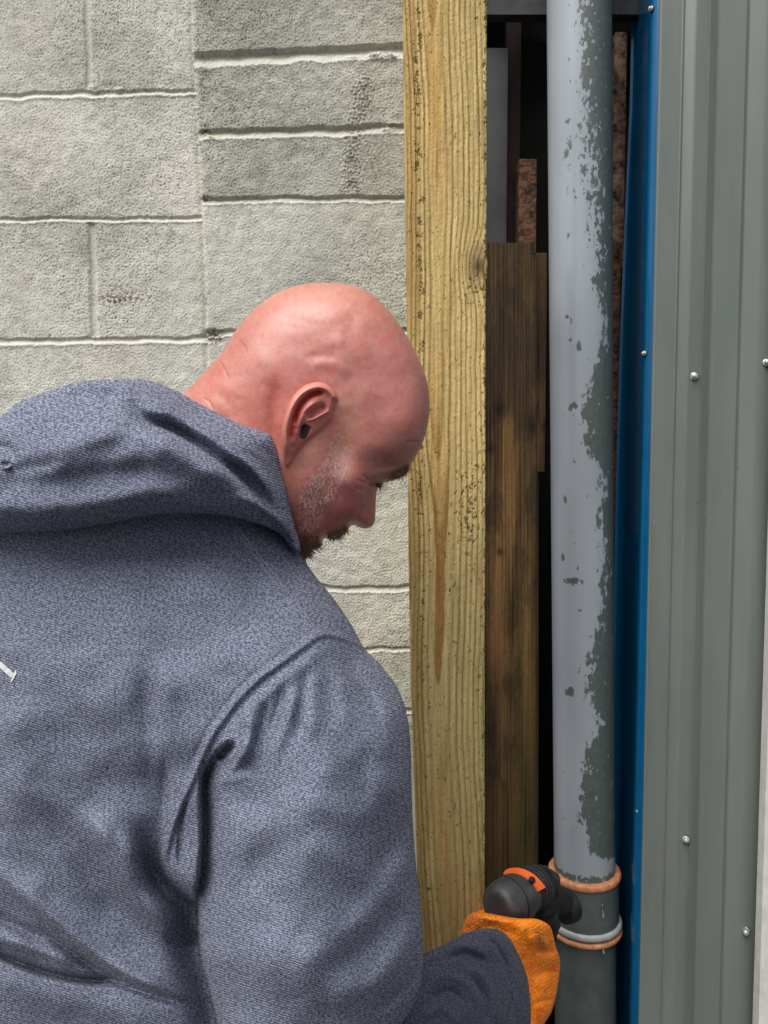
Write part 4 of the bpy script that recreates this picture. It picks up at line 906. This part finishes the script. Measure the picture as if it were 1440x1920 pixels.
def build_hood():
    out = [(-260, 900), (-180, 830), (-90, 790), (0, 779), (30, 757), (70, 740), (110, 727), (138, 718), (175, 713), (215, 711), (262, 711), (300, 720), (340, 738), (375, 757), (415, 778), (455, 797), (490, 807), (507, 812), (517, 830), (526, 860), (534, 900), (542, 945), (552, 985), (562, 1018), (562, 1036), (548, 1030), (530, 1006), (505, 990), (470, 978), (430, 968), (380, 963), (320, 963), (260, 970), (200, 982), (130, 993), (60, 998), (0, 998), (-90, 992), (-200, 970)]
    S = sheet(out, 1.9, None, None); X, Y, ds = S['X'], S['Y'], S['dist']
    B = tps([(-200, 900, .64), (0, 800, .60), (0, 880, .575), (0, 980, .59), (120, 740, .61), (150, 850, .565), (150, 970, .585), (260, 730, .635), (300, 850, .575), (300, 950, .590), (380, 780, .665), (420, 860, .615), (430, 950, .615), (500, 830, .688), (470, 900, .645), (530, 940, .685), (555, 1020, .70), (500, 975, .655)])(X, Y)
    st = lambda pts, w_, hh, tp=.25, sh=None, e=(1, 1): stroke(X, Y, pts, w_, hh, tp, sh, ends=e)
    F = np.zeros_like(X)
    val = [(185, 752), (215, 752), (245, 766), (275, 790), (320, 806), (370, 834), (420, 868), (462, 902), (500, 942), (530, 985)]
    F += st(val, 16, -.026, .4, 9); F += st([(a + 10, b - 26) for a, b in val[2:]], 17, .010, .2); F += st([(a - 8, b + 24) for a, b in val[2:]], 22, .010, .25)
    F += st([(120, 760), (150, 742), (190, 738), (240, 748)], 20, -.009, .3); F += st([(118, 735), (165, 722), (220, 722), (270, 740)], 16, .006, .3)
    F += st([(470, 950), (505, 975), (535, 1005), (552, 1026)], 6, -.009, .25); F += st([(440, 925), (480, 945), (515, 972), (545, 1008)], 10, .008, .3)
    F += st([(420, 842), (470, 875), (505, 920), (535, 980), (550, 1020)], 8, .006, .25); F += st([(440, 835), (485, 866), (515, 905), (535, 950)], 7, -.005, .25)
    F += st([(460, 820), (500, 850), (520, 890), (535, 940)], 10, -.005, .3)
    F += st([(-60, 900), (60, 905), (160, 892), (260, 880), (350, 890)], 22, -.006, .25); F += st([(-100, 940), (40, 955), (180, 945), (300, 925), (420, 940)], 22, .007, .2)
    F += st([(60, 850), (130, 832), (200, 812), (260, 806)], 24, .007, .3); F += st([(-20, 880), (60, 876), (130, 862)], 14, -.004, .3)
    F += st([(-30, 830), (20, 845), (24, 872)], 12, -.006, .3); F += st([(250, 800), (330, 850), (400, 900), (440, 935)], 24, .005, .3); F += st([(300, 930), (380, 930), (440, 950)], 16, -.004, .3)
    F += st([(0, 868), (12, 870), (20, 866)], 4, -.002, .3); F += st([(4, 876), (14, 878), (22, 872)], 3, .004, .3)
    F = F*1.15 + .0010*samp(NL, X/500. + .4, Y/500.) + .0003*samp(NM, X/1300., Y/1300.)
    low = sstep(900, 960, Y)*sstep(560, 430, X)
    rim = qround(ds, 40, .026 + .010*low) 
    Yf = B - F + rim
    Yb = np.where(S['bd'], Yf, np.maximum(Yf + .003, B + .045 + .012*np.clip(ds/40, 0, 1)))
    o = close_sheet('hood', S, Yf, Yb, M['fabric'], hoodie)
    # rib bead along the hem of the hood opening
    return o
build_hood()

# ---- right forearm sleeve with cuff
def build_forearm():
    out = [(730, 1830), (770, 1800), (800, 1785), (835, 1770), (868, 1752), (900, 1742), (925, 1741), (945, 1748), (963, 1766), (978, 1795), (990, 1830), (996, 1870), (997, 1920), (994, 1960), (985, 2000), (955, 2030), (880, 2050), (780, 2070), (690, 2060), (670, 1950)]
    S = sheet(out, 1.9, None, None); X, Y, ds = S['X'], S['Y'], S['dist']
    B = tps([(700, 1850, .66), (700, 2050, .66), (800, 1820, .71), (820, 1950, .69), (820, 2050, .72), (900, 1770, .82), (900, 1900, .78), (950, 1800, .88), (950, 1920, .85), (990, 1850, .92), (990, 1950, .91), (940, 2020, .86)])(X, Y)
    st = lambda pts, w_, hh, tp=.25, sh=None: stroke(X, Y, pts, w_, hh, tp, sh)
    F = st([(815, 1788), (860, 1772), (895, 1778), (920, 1800)], 9, .006); F += st([(835, 1800), (870, 1788), (900, 1797), (915, 1812)], 6, -.007)
    F += st([(905, 1745), (940, 1790), (958, 1850), (962, 1930)], 5, -.0055, .15); F += st([(925, 1748), (958, 1795), (975, 1860), (978, 1930)], 14, .003, .2)
    for pts, w_, hh in [([(800, 1850), (840, 1830), (880, 1850), (905, 1900)], 9, .005), ([(800, 1875), (845, 1858), (875, 1890)], 7, -.006), ([(860, 1810), (905, 1830), (930, 1880), (935, 1940)], 9, .006), ([(880, 1830), (908, 1870), (915, 1930)], 6, -.006), ([(790, 1910), (830, 1890), (860, 1930)], 9, .005), ([(780, 1830), (800, 1810), (840, 1800)], 7, -.004)]:
        F += st(pts, w_, hh)
    F = F*1.3 + .0003*samp(NM, X/800., Y/800.)
    Yf = B - F + qround(ds, 46, .034)
    Yb = np.where(S['bd'], Yf, B + .034 + .045*np.sqrt(np.clip(ds/90, 0, 1)))
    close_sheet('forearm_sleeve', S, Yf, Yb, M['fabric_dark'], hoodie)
build_forearm()

# ---- gloved right hand gripping the handle
def build_glove():
    out = [(866, 1760), (868, 1735), (878, 1717), (893, 1710), (915, 1712), (945, 1718), (975, 1722), (1000, 1722), (1018, 1727), (1032, 1738), (1038, 1757), (1042, 1775), (1049, 1795), (1050, 1820), (1046, 1850), (1040, 1880), (1032, 1902), (1018, 1925), (1008, 1960), (990, 2000), (950, 2010), (920, 1960), (900, 1880), (880, 1800)]
    S = sheet(out, 1.4, None, None); X, Y, ds = S['X'], S['Y'], S['dist']
    B = tps([(870, 1740, .955), (900, 1730, .93), (1000, 1735, .93), (1035, 1760, .96), (960, 1790, .925), (1000, 1800, .955), (1045, 1820, 1.0), (980, 1880, .935), (1020, 1880, .965), (1000, 1980, .95), (930, 1950, .93)])(X, Y)
    st = lambda pts, w_, hh, tp=.25, sh=None: stroke(X, Y, pts, w_, hh, tp, sh)
    F = st([(985, 1760), (1012, 1765), (1030, 1778)], 12, .005) + st([(1000, 1800), (1030, 1800), (1048, 1805)], 14, .004) + st([(1000, 1784), (1028, 1784), (1044, 1786)], 6, -.003)
    F += st([(1000, 1850), (1025, 1842), (1046, 1840)], 14, .004) + st([(1005, 1826), (1030, 1822), (1048, 1822)], 6, -.003) + st([(1000, 1882), (1025, 1876), (1040, 1872)], 6, -.003)
    F += st([(1015, 1935), (1003, 1900), (995, 1870)], 4, -.003) + st([(1000, 1940), (990, 1905), (985, 1880)], 4, .003) + st([(990, 1940), (980, 1900)], 4, -.002, .3)
    F += st([(890, 1716), (930, 1722), (975, 1728)], 9, .003) + st([(900, 1732), (940, 1742), (980, 1752)], 9, -.002)
    F = F*1.6 + .00018*samp(NM, X/350., Y/350.)
    Yf = B - F + qround(ds, 26, .022)
    Yb = np.where(S['bd'], Yf, B + .022 + .016*np.sqrt(np.clip(ds/40, 0, 1)))
    dirt = np.exp(-(((X - 1014 - (Y - 1765)*.22)/9)**2 + ((Y - 1765)/24)**2)) + .5*np.exp(-(((X-905)/40)**2 + ((Y-1722)/12)**2)) + .25*np.exp(-(((X-1030)/20)**2 + ((Y-1900)/30)**2))
    g_ = close_sheet('glove', S, Yf, Yb, M['glove'], person, attrs={'dirt': dirt})
    # four fingers curling round the far side of the handle, and the thumb
    f = Mb()
    for k, (py, ln) in enumerate(((1762, 1.0), (1800, 1.08), (1838, 1.0), (1874, .84))):
        a = V(1018 - 2*k, py, .985); 
        pts = [a, V(1030 - 3*k, py + 4, 1.02), V(1022 - 3*k, py + 8, 1.055), V(1002 - 3*k, py + 12, 1.075), V(975 + 8*(1 - ln)*9, py + 14, 1.068), V(962 + 8*(1 - ln)*9, py + 13, 1.055)]
        f.tube([Vector(p) + Vector((-.004, .022, 0)) for p in catmull([tuple(p) for p in pts], 4)], np.interp(np.linspace(0, 1, 21), [0, .25, .5, .75, .95, 1], [.0118, .0125, .0112, .0108, .009, .004]), 14)
    tp = [V(892, 1742, .98), V(898, 1735, 1.02), V(920, 1735, 1.05), V(950, 1730, 1.062), V(972, 1738, 1.062)]
    f.tube([Vector(p) + Vector((.01, .02, -.004)) for p in catmull([tuple(p) for p in tp], 4)], np.interp(np.linspace(0, 1, 17), [0, .5, .9, 1], [.013, .0125, .010, .004]), 14)
    f.build('glove_fingers', M['glove'], g_)
build_glove()

# ---- power tool held in the glove
def build_tool():
    root = thing('power_tool', 'black and orange cordless power tool gripped in the orange glove', 'power tool', loc=tuple(V(985, 1700, 1.05)))
    inv = Matrix.Translation(-root.location)
    def fin(b, name, mat):
        b.v = [np.asarray(v) - np.array(root.location) for v in b.v]
        return b.build(name, mat, root)
    A = V(950, 1693, .985); Bp = V(1015, 1697, 1.09); ax = Vector((.74, .67, .0)).normalized(); Ln = (Bp - A).length
    b = Mb(); pr = [(-.024, .001), (-.0238, .014), (-.022, .0215), (-.019, .0255), (-.013, .0285), (0, .0305), (.014, .0312), (.028, .0302), (.040, .0272), (.046, .023)]
    b.lathe(A, ax, pr, 56); o = fin(b, 'motor_housing', M['tool_black'])
    b = Mb()                                    # moulding seam round the housing
    b.lathe(A, ax, [(.0065, .0300), (.007, .0314), (.0082, .0315), (.009, .0300)], 56); fin(b, 'housing_seam', M['tool_gloss'])
    b = Mb(); b.lathe(A, ax, [(.040, .024), (.046, .0275), (.066, .0265), (.078, .024), (.086, .018)], 40); fin(b, 'gear_case', M['tool_gloss'])
    # orange band wrapped over the top of the housing
    b = Mb(); rings = []; a1 = ax.cross(Vector((0, 0, 1))).normalized(); a2 = a1.cross(ax).normalized()
    if a2.z < 0: a2 = -a2
    for t in np.linspace(-.15, 1.05, 14):
        ang = math.radians(118 - 85*t); r0 = .0288 - .002*t; 
        c = A + ax*(.026 + .014*t)
        nrm = a1*math.cos(ang) + a2*math.sin(ang)
        w_ = .0065 + .004*t
        rings.append([tuple(c + nrm*(r0 + .0) - ax*w_), tuple(c + nrm*(r0 + .0045) - ax*w_*.7), tuple(c + nrm*(r0 + .006) + ax*w_*.5), tuple(c + nrm*(r0 + .001) + ax*w_)])
    b.prism(rings); fin(b, 'orange_band', M['tool_orange'])
    # lever on top
    b = Mb(); b.tube([V(985, 1641, 1.03), V(998, 1634, 1.045), V(1020, 1636, 1.07), V(1036, 1645, 1.085), V(1040, 1662, 1.09)], [.006, .0085, .0095, .0092, .007], 16, 1.3); fin(b, 'lever', M['tool_black'])
    # angled head and its round guard
    b = Mb(); b.tube([V(1022, 1678, 1.10), V(1036, 1684, 1.13), V(1050, 1692, 1.16)], [.021, .022, .021], 24); fin(b, 'tool_head', M['tool_gloss'])
    b = Mb(); cc = V(1064, 1699, 1.17); b.lathe(cc, (.80, .55, .05), [(-.016, .016), (-.014, .0225), (-.004, .0250), (.006, .0248), (.010, .021), (.011, .004)], 40); fin(b, 'round_guard', M['tool_gloss'])
    for k_, r_ in ((.052, .0285), (.058, .0282), (.064, .0279)):
        b = Mb(); b.lathe(A, ax, [(k_ - .0012, r_ - .0025), (k_ - .0008, r_), (k_ + .0008, r_), (k_ + .0012, r_ - .0025)], 40); fin(b, 'cooling_rib', M['tool_black'])
    b = Mb(); c0 = A + ax*.030 + (a1*.55 + a2*.83).normalized()*.0318; b.lathe(c0, (a1*.55 + a2*.83), [(0, .0045), (.0035, .0042), (.0042, .003)], 20); fin(b, 'lock_button', M['tool_gloss'])
    b = Mb(); b.lathe(cc, (.80, .55, .05), [(-.022, .004), (-.021, .0075), (-.015, .008)], 6); fin(b, 'hex_nut', M['zinc'])
    # grip inside the fist
    b = Mb(); b.tube([V(1022, 1700, 1.06), V(1018, 1740, 1.05), V(1002, 1800, 1.03), V(990, 1880, 1.01), V(985, 1960, 1.0)], [.020, .019, .017, .017, .019], 20); fin(b, 'grip', M['tool_gloss'])
    b = Mb(); b.tube([V(1026, 1712, 1.045), V(1034, 1735, 1.045), V(1032, 1758, 1.05)], [.014, .013, .009], 16); fin(b, 'trigger', M['tool_gloss'])
build_tool()

# ---- left arm (behind the body), legs and boots
def limb(name, pts, rad, mat, parent, n=5, seg=26):
    q = catmull([tuple(p) for p in pts], n); r = np.interp(np.linspace(0, 1, len(q)), np.linspace(0, 1, len(rad)), rad)
    b = Mb(); b.tube([Vector(p) for p in q], r, seg, up=(0.1, 1, 0.05)); return b.build(name, mat, parent)
lf = limb('left_sleeve', [V(60, 1080, .84), V(120, 1200, .92), V(150, 1450, .96), V(220, 1650, .96), V(330, 1760, .98)], [.075, .072, .062, .055, .042], M['trouser'], hoodie)
hip = Vector((-.29, .82, .98))
tr = Mb()
for sx, sy in ((-.06, .10), (.04, -.06)):
    q = catmull([(hip.x + sx*.6, hip.y + sy*.6, 1.02), (hip.x + sx, hip.y + sy, .80), (hip.x + sx + .05, hip.y + sy, .50), (hip.x + sx, hip.y + sy, .10)], 6)
    tr.tube([Vector(p) for p in q], np.interp(np.linspace(0, 1, len(q)), [0, .3, .6, 1], [.13, .105, .078, .066]), 28, up=(1, 0, 0))
tr.build('trousers', M['trouser'], person)
for sx, sy in ((-.06, .10), (.04, -.06)):
    b = Mb(); x, y = hip.x + sx, hip.y + sy
    b.tube([(x - .07, y, .045), (x - .02, y, .052), (x + .06, y, .05), (x + .14, y, .038), (x + .19, y, .03)], [.036, .047, .045, .038, .020], 20, up=(0, 0, 1))
    b.tube([(x, y, .05), (x, y, .14)], [.048, .058], 20, up=(1, 0, 0)); b.build('boot', M['boot'], person)

# parts keep their world positions although the parent sits at its own base
for o in list(SC.objects):
    if o.parent and o.parent.name.split('.')[0] != 'power_tool' and o.parent.type == 'EMPTY':
        o.matrix_parent_inverse = Matrix.Translation(-o.parent.location)
